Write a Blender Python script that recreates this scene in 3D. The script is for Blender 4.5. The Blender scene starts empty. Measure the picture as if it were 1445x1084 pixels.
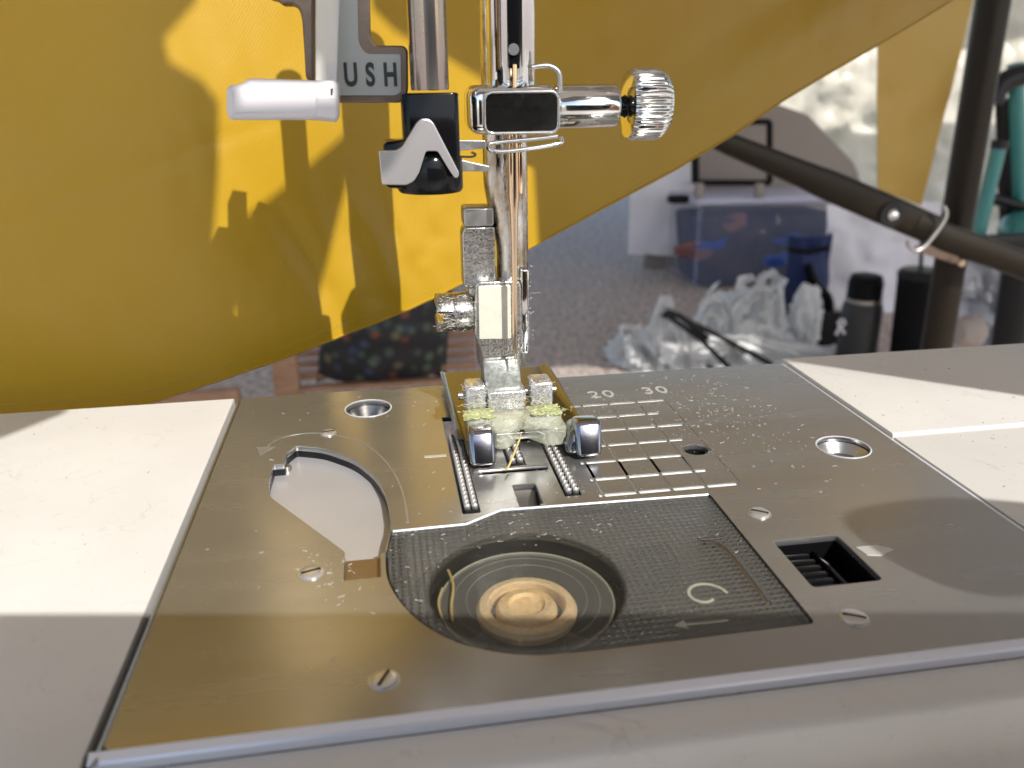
import bpy, bmesh, math, random
from mathutils import Vector, Matrix, noise
R = math.radians
S = 0.001                       # every length below is written in millimetres
C = bpy.context.scene
COL = C.collection
random.seed(7)

# ---------------------------------------------------------------- camera
CAMF, PITCH, YAW, ROLL, CAMZ = 1166.64, R(20.41528), R(8.98588), R(-.6151), 55.0
cy, sy, cp, sp = math.cos(YAW), math.sin(YAW), math.cos(PITCH), math.sin(PITCH)
FW = Vector((sy*cp, cy*cp, -sp)); RT = Vector((cy, -sy, 0)); UP = RT.cross(FW)
cr, sr = math.cos(ROLL), math.sin(ROLL)
RR = RT*cr + UP*sr; UU = -RT*sr + UP*cr
cam = bpy.data.cameras.new('camera'); co = bpy.data.objects.new('camera', cam); COL.objects.link(co)
m = Matrix((RR, UU, -FW)).transposed().to_4x4(); m.translation = Vector((0, 0, CAMZ*S)); co.matrix_world = m
cam.sensor_width = 36; cam.lens = CAMF/1445*36; cam.clip_start = 0.01; cam.clip_end = 600
cam.dof.use_dof = True; cam.dof.focus_distance = 0.128; cam.dof.aperture_fstop = 32
C.camera = co

def ray(x, y): return FW + RR*((x-722.5)/CAMF) + UU*((542-y)/CAMF)
def onz(x, y, z=0):             # the point of height z that the photograph shows at (x, y)
    d = ray(x, y); t = (z-CAMZ)/d.z; return Vector((d.x*t, d.y*t, z))
def ony(x, y, Y):               # the point at distance Y
    d = ray(x, y); t = Y/d.y; return Vector((d.x*t, Y, CAMZ+d.z*t))

# ---------------------------------------------------------------- light
SD = Vector((.5, -1.21, 1)).normalized()
w = bpy.data.worlds.new('World'); C.world = w; w.use_nodes = True
nt = w.node_tree; bg = nt.nodes['Background']
sky = nt.nodes.new('ShaderNodeTexSky'); sky.sky_type = 'NISHITA'; sky.sun_disc = False
sky.sun_elevation = math.asin(SD.z); sky.sun_rotation = math.atan2(SD.x, SD.y)
nt.links.new(sky.outputs[0], bg.inputs[0]); bg.inputs[1].default_value = .14
sl = bpy.data.lights.new('sun', 'SUN'); sl.energy = 3.3; sl.angle = R(.5); sl.color = (1, .96, .9)
so = bpy.data.objects.new('sun', sl); COL.objects.link(so); so.rotation_euler = SD.to_track_quat('Z', 'Y').to_euler()
so.location = SD*2
C.view_settings.view_transform = 'Standard'; C.view_settings.look = 'None'
C.view_settings.exposure = 0.58; C.view_settings.gamma = 1
C.render.engine = 'CYCLES'
C.cycles.use_denoising = True
C.cycles.max_bounces = 10; C.cycles.glossy_bounces = 6; C.cycles.transparent_max_bounces = 16
C.cycles.caustics_reflective = False; C.cycles.caustics_refractive = False
C.cycles.sample_clamp_indirect = 6

# ---------------------------------------------------------------- materials
MATS = {}
def mat(name, col, metal=0, rough=.5, bump=0, bscale=1, bdet=4, var=0, vscale=.2, col2=None, spec=.5, trans=0,
        stretch=None, rvar=0, alpha=1, coat=0):
    """bscale, vscale: cells per mm"""
    mt = bpy.data.materials.new(name); mt.use_nodes = True; MATS[name] = mt
    n = mt.node_tree.nodes; L = mt.node_tree.links; b = n['Principled BSDF']
    b.inputs['Base Color'].default_value = (*col, 1); b.inputs['Metallic'].default_value = metal
    b.inputs['Roughness'].default_value = rough; b.inputs['Specular IOR Level'].default_value = spec
    b.inputs['Coat Weight'].default_value = coat; b.inputs['Coat Roughness'].default_value = .08
    tc = n.new('ShaderNodeTexCoord'); mp = n.new('ShaderNodeMapping'); L.new(tc.outputs['Object'], mp.inputs[0])
    if stretch: mp.inputs['Scale'].default_value = stretch
    def nz(sc, det=4):
        t = n.new('ShaderNodeTexNoise'); t.inputs['Scale'].default_value = sc/S; t.inputs['Detail'].default_value = det
        L.new(mp.outputs[0], t.inputs['Vector']); return t
    if bump:
        t = nz(bscale, bdet); bm = n.new('ShaderNodeBump'); bm.inputs['Strength'].default_value = min(1, bump)
        bm.inputs['Distance'].default_value = .12*S*max(1, bump)/bscale
        L.new(t.outputs[0], bm.inputs['Height']); L.new(bm.outputs[0], b.inputs['Normal'])
    if var or col2:
        t = nz(vscale, 5); r = n.new('ShaderNodeValToRGB')
        r.color_ramp.elements[0].position = .35; r.color_ramp.elements[1].position = .65
        c2 = col2 or tuple(c*(1-var) for c in col)
        r.color_ramp.elements[0].color = (*c2, 1); r.color_ramp.elements[1].color = (*col, 1)
        L.new(t.outputs[0], r.inputs[0]); L.new(r.outputs[0], b.inputs['Base Color'])
    if rvar:
        t = nz(vscale*3+.05, 6); mr = n.new('ShaderNodeMapRange')
        mr.inputs['From Min'].default_value = .35; mr.inputs['From Max'].default_value = .7
        mr.inputs['To Min'].default_value = rough; mr.inputs['To Max'].default_value = rough+rvar
        L.new(t.outputs[0], mr.inputs['Value']); L.new(mr.outputs[0], b.inputs['Roughness'])
    if trans:
        tr = n.new('ShaderNodeBsdfTranslucent'); tr.inputs[0].default_value = (*col, 1)
        mx = n.new('ShaderNodeMixShader'); mx.inputs[0].default_value = trans
        L.new(b.outputs[0], mx.inputs[1]); L.new(tr.outputs[0], mx.inputs[2]); L.new(mx.outputs[0], n['Material Output'].inputs[0])
    if alpha < 1:
        tp = n.new('ShaderNodeBsdfTransparent'); mx = n.new('ShaderNodeMixShader'); mx.inputs[0].default_value = alpha
        L.new(tp.outputs[0], mx.inputs[1]); L.new(b.outputs[0], mx.inputs[2]); L.new(mx.outputs[0], n['Material Output'].inputs[0])
    return mt

bedm = mat('ivory_plastic', (.76, .745, .71), rough=.38, spec=.4, bump=.25, bscale=1.5, var=.06, vscale=.06, rvar=.12)
def scuffs(mt, sc, col, amt, width=.012, stretch=(1, 1, 1)):
    """thin vein-like wear marks over a material's colour"""
    n = mt.node_tree.nodes; L = mt.node_tree.links; b = n['Principled BSDF']; src = b.inputs['Base Color'].links
    tc = n.new('ShaderNodeTexCoord'); mp = n.new('ShaderNodeMapping'); mp.inputs['Scale'].default_value = stretch; L.new(tc.outputs['Object'], mp.inputs[0])
    t = n.new('ShaderNodeTexNoise'); t.inputs['Scale'].default_value = sc/S; t.inputs['Detail'].default_value = 7; t.inputs['Distortion'].default_value = .8; L.new(mp.outputs[0], t.inputs[0])
    a = n.new('ShaderNodeMath'); a.operation = 'SUBTRACT'; a.inputs[1].default_value = .5; L.new(t.outputs[0], a.inputs[0])
    c = n.new('ShaderNodeMath'); c.operation = 'ABSOLUTE'; L.new(a.outputs[0], c.inputs[0])
    r = n.new('ShaderNodeMapRange'); r.inputs['From Min'].default_value = 0; r.inputs['From Max'].default_value = width; r.inputs['To Min'].default_value = amt; r.inputs['To Max'].default_value = 0; L.new(c.outputs[0], r.inputs['Value'])
    t2 = n.new('ShaderNodeTexNoise'); t2.inputs['Scale'].default_value = sc*1.7/S; L.new(mp.outputs[0], t2.inputs[0])
    r2 = n.new('ShaderNodeMapRange'); r2.inputs['From Min'].default_value = .5; r2.inputs['From Max'].default_value = .62; L.new(t2.outputs[0], r2.inputs['Value'])
    ml = n.new('ShaderNodeMath'); ml.operation = 'MULTIPLY'; L.new(r.outputs[0], ml.inputs[0]); L.new(r2.outputs[0], ml.inputs[1])
    mx = n.new('ShaderNodeMix'); mx.data_type = 'RGBA'; L.new(ml.outputs[0], mx.inputs[0]); mx.inputs[7].default_value = (*col, 1)
    if src: L.new(src[0].from_socket, mx.inputs[6])
    else: mx.inputs[6].default_value = b.inputs['Base Color'].default_value
    L.new(mx.outputs[2], b.inputs['Base Color'])
scuffs(bedm, .05, (.5, .46, .41), .4, .007)
scuffs(bedm, .3, (.5, .46, .41), .4, .01)
plate_m = mat('satin_steel', (.44, .44, .43), .80, .22, bump=.10, bscale=3, bdet=6, var=.10, vscale=.05, rvar=.08, stretch=(.12, 1, 1))
scuffs(plate_m, .16, (.70, .69, .67), .12, .008, (.3, 1, 1))
groove_m = mat('groove_steel', (.85, .84, .82), .2, .45)  # pale colour stands in for the sunlit groove walls
ink_m = mat('etched_mark', (.68, .67, .64), .45, .42, bump=.3, bscale=6)
arc_m = mat('faint_etched_line', (.44, .43, .41), .7, .4)
tab_m = mat('tab_brown_reflection', (.30, .22, .13), .7, .3, bump=.3, bscale=3)  # brown colour stands in for what the steel tab reflects
rim_m = mat('plate_rim_steel', (.82, .85, .92), .45, .3, bump=.1, bscale=4)  # blue-white tint stands in for the sky reflected in the front rim
chrome = mat('chrome', (.78, .78, .77), 1, .06, bump=.05, bscale=2, rvar=.05, vscale=.3)
chromew = mat('worn_chrome', (.66, .65, .62), 1, .16, bump=.8, bscale=2.6, bdet=8, var=.35, vscale=1.2, rvar=.25)
chromes = mat('speckled_chrome', (.92, .93, .95), .8, .12, bump=1.3, bscale=3.2, bdet=8, col2=(.55, .54, .52), vscale=1.6, rvar=.3)
barm = mat('presser_bar_chrome', (.74, .73, .70), 1, .12, bump=.45, bscale=3, bdet=6, col2=(.40, .33, .24), vscale=.7, rvar=.3, stretch=(1, 1, .35))
steel = mat('dull_steel', (.45, .44, .42), 1, .32, bump=.4, bscale=3, rvar=.1)
steeld = mat('dark_steel', (.25, .24, .23), 1, .30, bump=.3, bscale=3)
tube_m = mat('brownish_chrome', (.42, .36, .33), 1, .14, bump=.2, bscale=2, rvar=.1)
foot_m = mat('foot_chrome', (.20, .20, .20), 1, .13, bump=.25, bscale=1.5, rvar=.15, vscale=.4)
frostc = mat('lint_dulled_chrome', (.52, .54, .50), .6, .33, bump=1, bscale=4, var=.45, vscale=1.5)
ridge_m = mat('bright_ridge_steel', (.66, .64, .61), .75, .3, bump=.3, bscale=5)
toe_m = mat('toe_chrome', (.33, .33, .37), 1, .16, bump=.1, bscale=2)
brown_steel = mat('brown_steel', (.13, .10, .075), .3, .4, bump=.3, bscale=2)
coppery = mat('needle_steel', (.85, .66, .46), 1, .12)  # needle's warm tint stands in for the yellow cloth's reflection
white_p = mat('white_plastic', (.70, .67, .68), rough=.32, bump=.12, bscale=2)
frost_p = mat('frosted_plastic', (.72, .71, .68), rough=.4, alpha=.72)
black_p = mat('black_plastic', (.006, .006, .007), rough=.12, bump=.1, bscale=3, spec=.22)
black_g = mat('black_case', (.012, .012, .013), rough=.35, bump=.3, bscale=2, spec=.25)
greyface = mat('grey_painted_face', (.36, .37, .35), .3, .42, bump=.1, bscale=4)
brownmet = mat('brown_cast_metal', (.20, .15, .12), .9, .30, bump=.3, bscale=2, rvar=.15)
emblem = mat('satin_aluminium', (.60, .57, .56), .85, .36, bump=.15, bscale=5)
inkblack = mat('black_ink', (.015, .015, .015), rough=.5)
lever_m = mat('pale_steel_slider', (.56, .56, .58), .35, .3, bump=.1, bscale=2, var=.05, vscale=.1)
ivory_reflect = mat('cream_reflection', (.86, .84, .70), .25, .25, bump=.3, bscale=2, var=.1, vscale=.6)  # cream colour stands in for the bright reflection on the ankle's front
thread_m = mat('tan_thread', (.95, .72, .42), rough=.6, bump=.9, bscale=5, stretch=(1, 1, 3), var=.2, vscale=1.5)
clearish = mat('clear_plastic', (.8, .82, .82), rough=.05, alpha=.16, spec=.9)
clearfoot = mat('clear_insert', (.80, .83, .66), rough=.08, alpha=.34, bump=.12, bscale=1.5)
ythread = mat('yellow_thread', (.62, .50, .20), rough=.6)
lint_m = mat('pale_lint', (.75, .73, .66), rough=.8)
lintg = mat('green_yellow_lint', (.55, .58, .28), rough=.85, bump=1, bscale=4, var=.4, vscale=2)
grime_m = mat('brown_grime', (.34, .26, .17), rough=.8, var=.4, vscale=2)
phone_m = mat('black_glass', (.01, .01, .012), rough=.12)
skin = mat('skin', (.55, .33, .24), rough=.5, bump=.3, bscale=1)
house_m = mat('housing_plastic', (.55, .53, .50), rough=.4)
shade_roof_m = mat('shade_roof_fabric', (.76, .74, .70), rough=.8, trans=.18)  # for the added roof; translucent to warm and lift the shade below
card_m = mat('grey_card', (.30, .29, .27), rough=.8)
table_m = mat('table_top', (.5, .48, .45), rough=.5)

def cloth_mat(name, col, trans=.12, rough=.42, scale=1.0, sheen=.3, wr=.3):
    mt = mat(name, col, rough=rough, trans=trans, var=.05, vscale=.02)
    n = mt.node_tree.nodes; L = mt.node_tree.links; b = n['Principled BSDF']
    b.inputs['Sheen Weight'].default_value = sheen; b.inputs['Coat Weight'].default_value = .08; b.inputs['Coat Roughness'].default_value = .35; b.inputs['Sheen Roughness'].default_value = .4
    b.inputs['Sheen Tint'].default_value = (*col, 1)
    tc = n.new('ShaderNodeTexCoord')
    h = None
    for rot in (R(58), R(-32)):
        mp = n.new('ShaderNodeMapping'); mp.inputs['Rotation'].default_value = (0, rot, 0); L.new(tc.outputs['Object'], mp.inputs[0])
        wv = n.new('ShaderNodeTexWave'); wv.inputs['Scale'].default_value = scale/S*.35; wv.inputs['Distortion'].default_value = .6
        wv.inputs['Detail'].default_value = 1; L.new(mp.outputs[0], wv.inputs[0])
        if h is None: h = wv
        else:
            mm = n.new('ShaderNodeMath'); mm.operation = 'ADD'; L.new(h.outputs['Fac'], mm.inputs[0]); L.new(wv.outputs['Fac'], mm.inputs[1]); h = mm
    bm = n.new('ShaderNodeBump'); bm.inputs['Strength'].default_value = wr; bm.inputs['Distance'].default_value = .1*S
    L.new(h.outputs[0], bm.inputs['Height']); L.new(bm.outputs[0], b.inputs['Normal'])
    return mt
yellow = cloth_mat('yellow_satin', (.53, .315, .010), sheen=.05, wr=.12, scale=1.8)
yellow2 = cloth_mat('yellow_lining', (.62, .42, .10), .35, wr=.1)

def cover_material():
    mt = bpy.data.materials.new('smoked_waffle_plastic'); mt.use_nodes = True
    n = mt.node_tree.nodes; L = mt.node_tree.links; b = n['Principled BSDF']
    b.inputs['Base Color'].default_value = (.17, .165, .15, 1); b.inputs['Roughness'].default_value = .13
    b.inputs['Specular IOR Level'].default_value = .7
    tc = n.new('ShaderNodeTexCoord')
    def wave(axis, sc):
        wv = n.new('ShaderNodeTexWave'); wv.bands_direction = axis; wv.inputs['Scale'].default_value = sc/S
        wv.inputs['Distortion'].default_value = 0; L.new(tc.outputs['Object'], wv.inputs[0]); return wv
    a = wave('X', .36); c = wave('Y', .36)
    mx = n.new('ShaderNodeMath'); mx.operation = 'MULTIPLY'; L.new(a.outputs['Fac'], mx.inputs[0]); L.new(c.outputs['Fac'], mx.inputs[1])
    # smooth round window over the bobbin
    vm = n.new('ShaderNodeVectorMath'); vm.operation = 'DISTANCE'; L.new(tc.outputs['Object'], vm.inputs[0]); vm.inputs[1].default_value = (-6.5*S, -2.5*S, 0)
    mr = n.new('ShaderNodeMapRange'); mr.inputs['From Min'].default_value = 11.2*S; mr.inputs['From Max'].default_value = 11.8*S
    L.new(vm.outputs['Value'], mr.inputs['Value'])
    mm = n.new('ShaderNodeMath'); mm.operation = 'MULTIPLY'; L.new(mx.outputs[0], mm.inputs[0]); L.new(mr.outputs[0], mm.inputs[1])
    bp = n.new('ShaderNodeBump'); bp.inputs['Strength'].default_value = 1; bp.inputs['Distance'].default_value = .30*S
    L.new(mm.outputs[0], bp.inputs['Height']); L.new(bp.outputs[0], b.inputs['Normal'])
    tr = n.new('ShaderNodeBsdfTransparent'); tr.inputs[0].default_value = (.9, .89, .86, 1)
    f = n.new('ShaderNodeMapRange'); f.inputs['To Min'].default_value = .06; f.inputs['To Max'].default_value = .42; L.new(mr.outputs[0], f.inputs['Value'])
    sh = n.new('ShaderNodeMixShader'); L.new(f.outputs[0], sh.inputs[0]); L.new(tr.outputs[0], sh.inputs[1]); L.new(b.outputs[0], sh.inputs[2])
    L.new(sh.outputs[0], n['Material Output'].inputs[0]); return mt
cover_m = cover_material()

# ---------------------------------------------------------------- builders
def tag(o, label=None, cat=None, group=None, kind=None):
    if label: o['label'] = label
    if cat: o['category'] = cat
    if group: o['group'] = group
    if kind: o['kind'] = kind
    return o
def wloc(o):
    v = Vector((0, 0, 0))
    while o is not None: v += o.location; o = o.parent
    return v
def thing(name, loc, label, cat, group=None):
    o = bpy.data.objects.new(name, None); COL.objects.link(o); o.location = Vector(loc)*S; o.empty_display_size = .01
    return tag(o, label, cat, group)
def link(name, me, mt, parent=None, smooth=35, base=None):
    """me in mm, world axes; becomes an object whose origin is its parent's (or base)"""
    off = wloc(parent) if parent else Vector(base or (0, 0, 0))*S
    me.transform(Matrix.Translation(-off) @ Matrix.Scale(S, 4))
    me.materials.clear(); me.materials.append(mt)
    if smooth:
        me.shade_smooth(); me.set_sharp_from_angle(angle=R(smooth))
        if me.get('cap'):            # flat end faces keep their own normal, only the bevels are smooth
            ax = Vector(me['cap'])
            for p_ in me.polygons:
                if abs(p_.normal.dot(ax)) > .999: p_.use_smooth = False
    o = bpy.data.objects.new(name, me); COL.objects.link(o)
    if parent: o.parent = parent
    elif base: o.location = off
    return o
def bm2me(bm):
    bmesh.ops.recalc_face_normals(bm, faces=bm.faces)
    me = bpy.data.meshes.new('m'); bm.to_mesh(me); bm.free(); return me

def rounded(pts, r, n=4):
    """polygon with its corners rounded; r a number or one per corner"""
    out = []; N = len(pts)
    for i, p in enumerate(pts):
        ri = r[i] if isinstance(r, (list, tuple)) else r
        p = Vector(p[:2]); a = Vector(pts[i-1][:2])-p; b = Vector(pts[(i+1) % N][:2])-p
        la, lb = a.length, b.length; a.normalize(); b.normalize()
        d = min(ri, la*.48, lb*.48)
        if d < 1e-4: out.append((p.x, p.y)); continue
        p0, p2 = p+a*d, p+b*d
        for k in range(n+1):
            t = k/n; q = p0*(1-t)**2+p*2*t*(1-t)+p2*t*t; out.append((q.x, q.y))
    return out
def slab(loops, z0, z1, bevel=0, plane='Z', bres=1):
    """closed solid between two planes: outline loops[0] with holes loops[1:]; plane 'Z' (x,y), 'Y' (x,z), 'X' (y,z)"""
    cu = bpy.data.curves.new('c', 'CURVE'); cu.dimensions = '2D'; cu.fill_mode = 'BOTH'
    for lp in loops:
        s_ = cu.splines.new('POLY'); s_.points.add(len(lp)-1); s_.use_cyclic_u = True
        for i, p in enumerate(lp): s_.points[i].co = (p[0], p[1], 0, 1)
    cu.extrude = (z1-z0)/2-bevel; cu.bevel_depth = bevel; cu.bevel_resolution = bres; cu.offset = -bevel
    o = bpy.data.objects.new('c', cu); COL.objects.link(o)
    dg = bpy.context.evaluated_depsgraph_get(); dg.update()
    me = bpy.data.meshes.new_from_object(o.evaluated_get(dg)); bpy.data.objects.remove(o); bpy.data.curves.remove(cu)
    bm = bmesh.new(); bm.from_mesh(me); bpy.data.meshes.remove(me)
    bmesh.ops.remove_doubles(bm, verts=bm.verts, dist=1e-4)
    bmesh.ops.translate(bm, verts=bm.verts, vec=(0, 0, (z0+z1)/2))
    if plane == 'Y': bmesh.ops.transform(bm, verts=bm.verts, matrix=Matrix(((1, 0, 0, 0), (0, 0, 1, 0), (0, 1, 0, 0), (0, 0, 0, 1))))
    if plane == 'X': bmesh.ops.transform(bm, verts=bm.verts, matrix=Matrix(((0, 0, 1, 0), (1, 0, 0, 0), (0, 1, 0, 0), (0, 0, 0, 1))))
    me = bm2me(bm); me['cap'] = {'X': (1., 0., 0.), 'Y': (0., 1., 0.), 'Z': (0., 0., 1.)}[plane]; return me
def text_mesh(s, size, depth, bold=0, space=1.0):
    cu = bpy.data.curves.new('t', 'FONT'); cu.body = s; cu.size = size; cu.extrude = depth/2; cu.offset = bold; cu.space_character = space
    cu.align_x = 'CENTER'; cu.align_y = 'CENTER'
    o = bpy.data.objects.new('t', cu); COL.objects.link(o)
    dg = bpy.context.evaluated_depsgraph_get(); dg.update()
    me = bpy.data.meshes.new_from_object(o.evaluated_get(dg)); bpy.data.objects.remove(o); bpy.data.curves.remove(cu); return me
def box(x0, x1, y0, y1, z0, z1, bev=0, seg=2):
    bm = bmesh.new(); bmesh.ops.create_cube(bm, size=1)
    for v in bm.verts: v.co = Vector((x0 if v.co.x < 0 else x1, y0 if v.co.y < 0 else y1, z0 if v.co.z < 0 else z1))
    if bev: bmesh.ops.bevel(bm, geom=bm.edges[:], offset=bev, segments=seg, profile=.5, affect='EDGES')
    return bm2me(bm)
def hexa(b4, t4, bev=0, seg=2):
    """solid from four bottom and four top corners (same order round)"""
    bm = bmesh.new(); v = [bm.verts.new(p) for p in list(b4)+list(t4)]
    for f in ((3, 2, 1, 0), (4, 5, 6, 7), (0, 1, 5, 4), (1, 2, 6, 5), (2, 3, 7, 6), (3, 0, 4, 7)): bm.faces.new([v[i] for i in f])
    if bev: bmesh.ops.bevel(bm, geom=bm.edges[:], offset=bev, segments=seg, profile=.5, affect='EDGES')
    return bm2me(bm)
def lathe(prof, center, axis='Z', n=40, rfun=None, cap=True):
    """prof: (radius, height along axis) list"""
    bm = bmesh.new(); rings = []
    for r, h in prof:
        ring = []
        for k in range(n):
            a = 2*math.pi*k/n; rr = r*(rfun(a, r, h) if rfun else 1)
            ring.append(bm.verts.new((rr*math.cos(a), rr*math.sin(a), h)))
        rings.append(ring)
    for a, b in zip(rings, rings[1:]):
        for k in range(n): bm.faces.new((a[k], a[(k+1) % n], b[(k+1) % n], b[k]))
    if cap: bm.faces.new(rings[0][::-1]); bm.faces.new(rings[-1])
    M_ = {'Z': Matrix.Identity(4), 'X': Matrix.Rotation(R(90), 4, 'Y'), 'Y': Matrix.Rotation(R(-90), 4, 'X')}[axis]
    bmesh.ops.transform(bm, verts=bm.verts, matrix=Matrix.Translation(center) @ M_)
    return bm2me(bm)
def tube(pts, r, n=8, closed=False, flat=1.0):
    pts = [Vector(p) for p in pts]; bm = bmesh.new(); rings = []; N = len(pts); nrm = None
    for i, p in enumerate(pts):
        t = (pts[(i+1) % N]-pts[i-1]) if closed else (pts[min(i+1, N-1)]-pts[max(i-1, 0)])
        t.normalize()
        if nrm is None:
            nrm = t.orthogonal().normalized() if abs(t.z) > .9 else Vector((0, 0, 1)); nrm = (nrm-t*nrm.dot(t)).normalized()
        else:
            nrm = nrm-t*nrm.dot(t); nrm = nrm.normalized() if nrm.length > 1e-6 else t.orthogonal().normalized()
        b = t.cross(nrm); rr = r[i] if isinstance(r, (list, tuple)) else r
        rings.append([bm.verts.new(p+nrm*math.cos(2*math.pi*k/n)*rr*flat+b*math.sin(2*math.pi*k/n)*rr) for k in range(n)])
    prs = list(zip(rings, rings[1:]))+([(rings[-1], rings[0])] if closed else [])
    for a, b in prs:
        for k in range(n): bm.faces.new((a[k], a[(k+1) % n], b[(k+1) % n], b[k]))
    if not closed: bm.faces.new(rings[0][::-1]); bm.faces.new(rings[-1])
    return bm2me(bm)
def smooth_path(pts, n=6):
    P = [Vector(p) for p in pts]; out = []
    for i in range(len(P)-1):
        a, b, c, d = P[max(i-1, 0)], P[i], P[i+1], P[min(i+2, len(P)-1)]
        for k in range(n):
            t = k/n; out.append(.5*((2*b)+(c-a)*t+(2*a-5*b+4*c-d)*t*t+(3*b-a-3*c+d)*t**3))
    out.append(P[-1]); return out
def join(mes):
    bm = bmesh.new()
    for me in mes: bm.from_mesh(me); bpy.data.meshes.remove(me)
    me = bpy.data.meshes.new('m'); bm.to_mesh(me); bm.free(); return me
def surf(fn, nu, nv, thick=0):
    """grid surface fn(u,v)->Vector with a little real thickness"""
    bm = bmesh.new(); g = [[bm.verts.new(fn(i/nu, j/nv)) for j in range(nv+1)] for i in range(nu+1)]
    for i in range(nu):
        for j in range(nv): bm.faces.new((g[i][j], g[i+1][j], g[i+1][j+1], g[i][j+1]))
    bmesh.ops.recalc_face_normals(bm, faces=bm.faces)
    if thick: bmesh.ops.solidify(bm, geom=bm.faces[:], thickness=thick)
    return bm2me(bm)
def circ(cx, cyy, r, n=32, ry=None, a0=0): return [(cx+r*math.cos(a0+2*math.pi*k/n), cyy+(ry or r)*math.sin(a0+2*math.pi*k/n)) for k in range(n)]
def rect(x0, x1, y0, y1, r=0): return rounded([(x0, y0), (x1, y0), (x1, y1), (x0, y1)], r) if r else [(x0, y0), (x1, y0), (x1, y1), (x0, y1)]
def fbm(p, o=4): return noise.fractal(Vector(p), 1.0, 2.0, o)

#================================================================ the ground, the table
gm = bpy.data.materials.new('carpet'); gm.use_nodes = True
n = gm.node_tree.nodes; L = gm.node_tree.links; b = n['Principled BSDF']; b.inputs['Roughness'].default_value = .95
tc = n.new('ShaderNodeTexCoord'); t1 = n.new('ShaderNodeTexNoise'); t1.inputs['Scale'].default_value = 55; t1.inputs['Detail'].default_value = 8; t1.inputs['Roughness'].default_value = .75
L.new(tc.outputs['Object'], t1.inputs[0]); r_ = n.new('ShaderNodeValToRGB'); r_.color_ramp.elements[0].position = .38; r_.color_ramp.elements[1].position = .6
r_.color_ramp.elements[0].color = (.28, .22, .185, 1); r_.color_ramp.elements[1].color = (1, .85, .74, 1)
L.new(t1.outputs[0], r_.inputs[0]); L.new(r_.outputs[0], b.inputs[0])
bp = n.new('ShaderNodeBump'); bp.inputs['Distance'].default_value = .02; L.new(t1.outputs[0], bp.inputs['Height']); L.new(bp.outputs[0], b.inputs['Normal'])
GZ = -780
def grnd(u, v): return Vector(((u-.5)*400000, (v-.5)*400000, GZ))
ground = tag(link('ground', surf(grnd, 2, 2), gm), kind='structure')

tb = thing('table', (30, 40, GZ), 'folding table under the sewing machine, mostly hidden by it', 'table')
link('table_top', box(-420, 560, -160, 160, -92, -70, 4), table_m, tb)
for x in (-380, 520):
    for y in (-130, 135): link('leg', box(x-14, x+14, y-14, y+14, GZ, -92, 2), brownmet, tb)

#================================================================ the sewing machine
sm = thing('sewing_machine', (26, 100, -70), 'ivory sewing machine bed with steel needle plate, presser foot and needle in sunlight', 'sewing machine')
PX0, PX1, PY0, PY1 = -27.0, 78.6, 61.6, 147.9
# bed: left, front and right of the plate, with a stepped front edge
def bed_profile(x0, x1, y_back, name, label=None):
    pr = rounded([(57.0, 0), (y_back, 0), (y_back, -68), (49, -68), (49, -9.2), (55.2, -7.4), (55.6, -1.4)], [1.6, .5, 3, 3, 1.5, 1.0, 1.2], 5)
    me = slab([pr], x0, x1, .15, 'X'); return link(name, me, bedm, bed)
bed = link('bed', slab([rounded([(60.45, -1.35), (60.45, -68), (49.2, -68), (49.2, -9.2), (55.2, -7.4), (55.8, -1.8), (57, -1.35)], [.15, 3, 3, 1.5, 1.5, 1.0, .6], 5)], PX0-1.2, PX1+.8, .1, 'X'), bedm, sm)
bed_profile(-260, PX0-1.35, 148.2, 'bed_panel')
pr = rounded([(57.0, 0), (110.4, 0), (110.4, -68), (49, -68), (49, -9.2), (55.2, -7.4), (55.6, -1.4)], [1.6, .35, 3, 3, 1.5, 1.0, 1.2], 5)
link('bed_panel', slab([pr], PX1+.95, 330, .15, 'X'), bedm, bed)
link('bed_panel', slab([rect(110.7, 149.4, -68, .45, .5)], PX1+.95, 330, .15, 'X'), bedm, bed)
link('inner_tray', box(PX0-1, PX1+.7, 60, 147.3, -68, -19, .3), black_g, bed)

# needle plate with its real holes
cover_o = rounded([(-1.2, 95.3), (8.8, 95.5), (13.9, 98.4), (43.3, 97.6), (43.3, 67.6), (18.2, 67.3), (11.3, 67.7), (5.0, 70.8), (1.2, 75.4), (-.9, 80.2), (-1.9, 84.2), (-2.0, 90)],
                  [1, 2, 2, 1, .8, 3, 3, 3, 3, 3, 2, 2])
cut = rounded([(-16.6, 121.8), (-16.6, 118.0), (-18.2, 118.0), (-18.3, 112.2), (-17.7, 107.7), (-6.8, 91.1), (-6.8, 84.7), (-2.5, 84.7), (-2.5, 89.9), (-1.7, 90.2), (-1.0, 96.8), (-1.4, 104.8), (-2.9, 111.3), (-6.1, 117.8), (-11.1, 122.8), (-15.4, 124.5)],
              [.5, .2, .2, 1.2, 1.5, .4, .1, .1, .1, .3, 2, 2.5, 2.5, 2.5, 2, .6])
holes = [cover_o, cut,
         rect(8.6, 11.0, 97.8, 132, .3), rect(23.2, 25.6, 100.2, 132, .3), rect(16.9, 19.6, 108.8+2, 122.5, .3),
         rect(12.0, 22.6, 108.9, 110.4, .6), rect(16.45, 19.8, 98.3, 104.9, .25),
         circ(-4.0, 138.5, 3.85), circ(69.6, 108.3, 4.15), circ(46.6, 111.6, 1.95),
         rect(46.2, 54.9, 73.9, 84.1, .7)]
hl = [(31.0, 49.0, 132.7, .38), (31.0, 46.1, 127.0, .38), (31.5, 48.4, 121.5, .38), (31.0, 46.3, 115.7, .38), (27.7, 44.0, 110.1, .40), (27.8, 45.8, 104.5, .42), (27.8, 48.5, 99.6, .42)]
vl = [28.6, 33.6, 38.6, 43.7, 48.8]
groov = []
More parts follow.
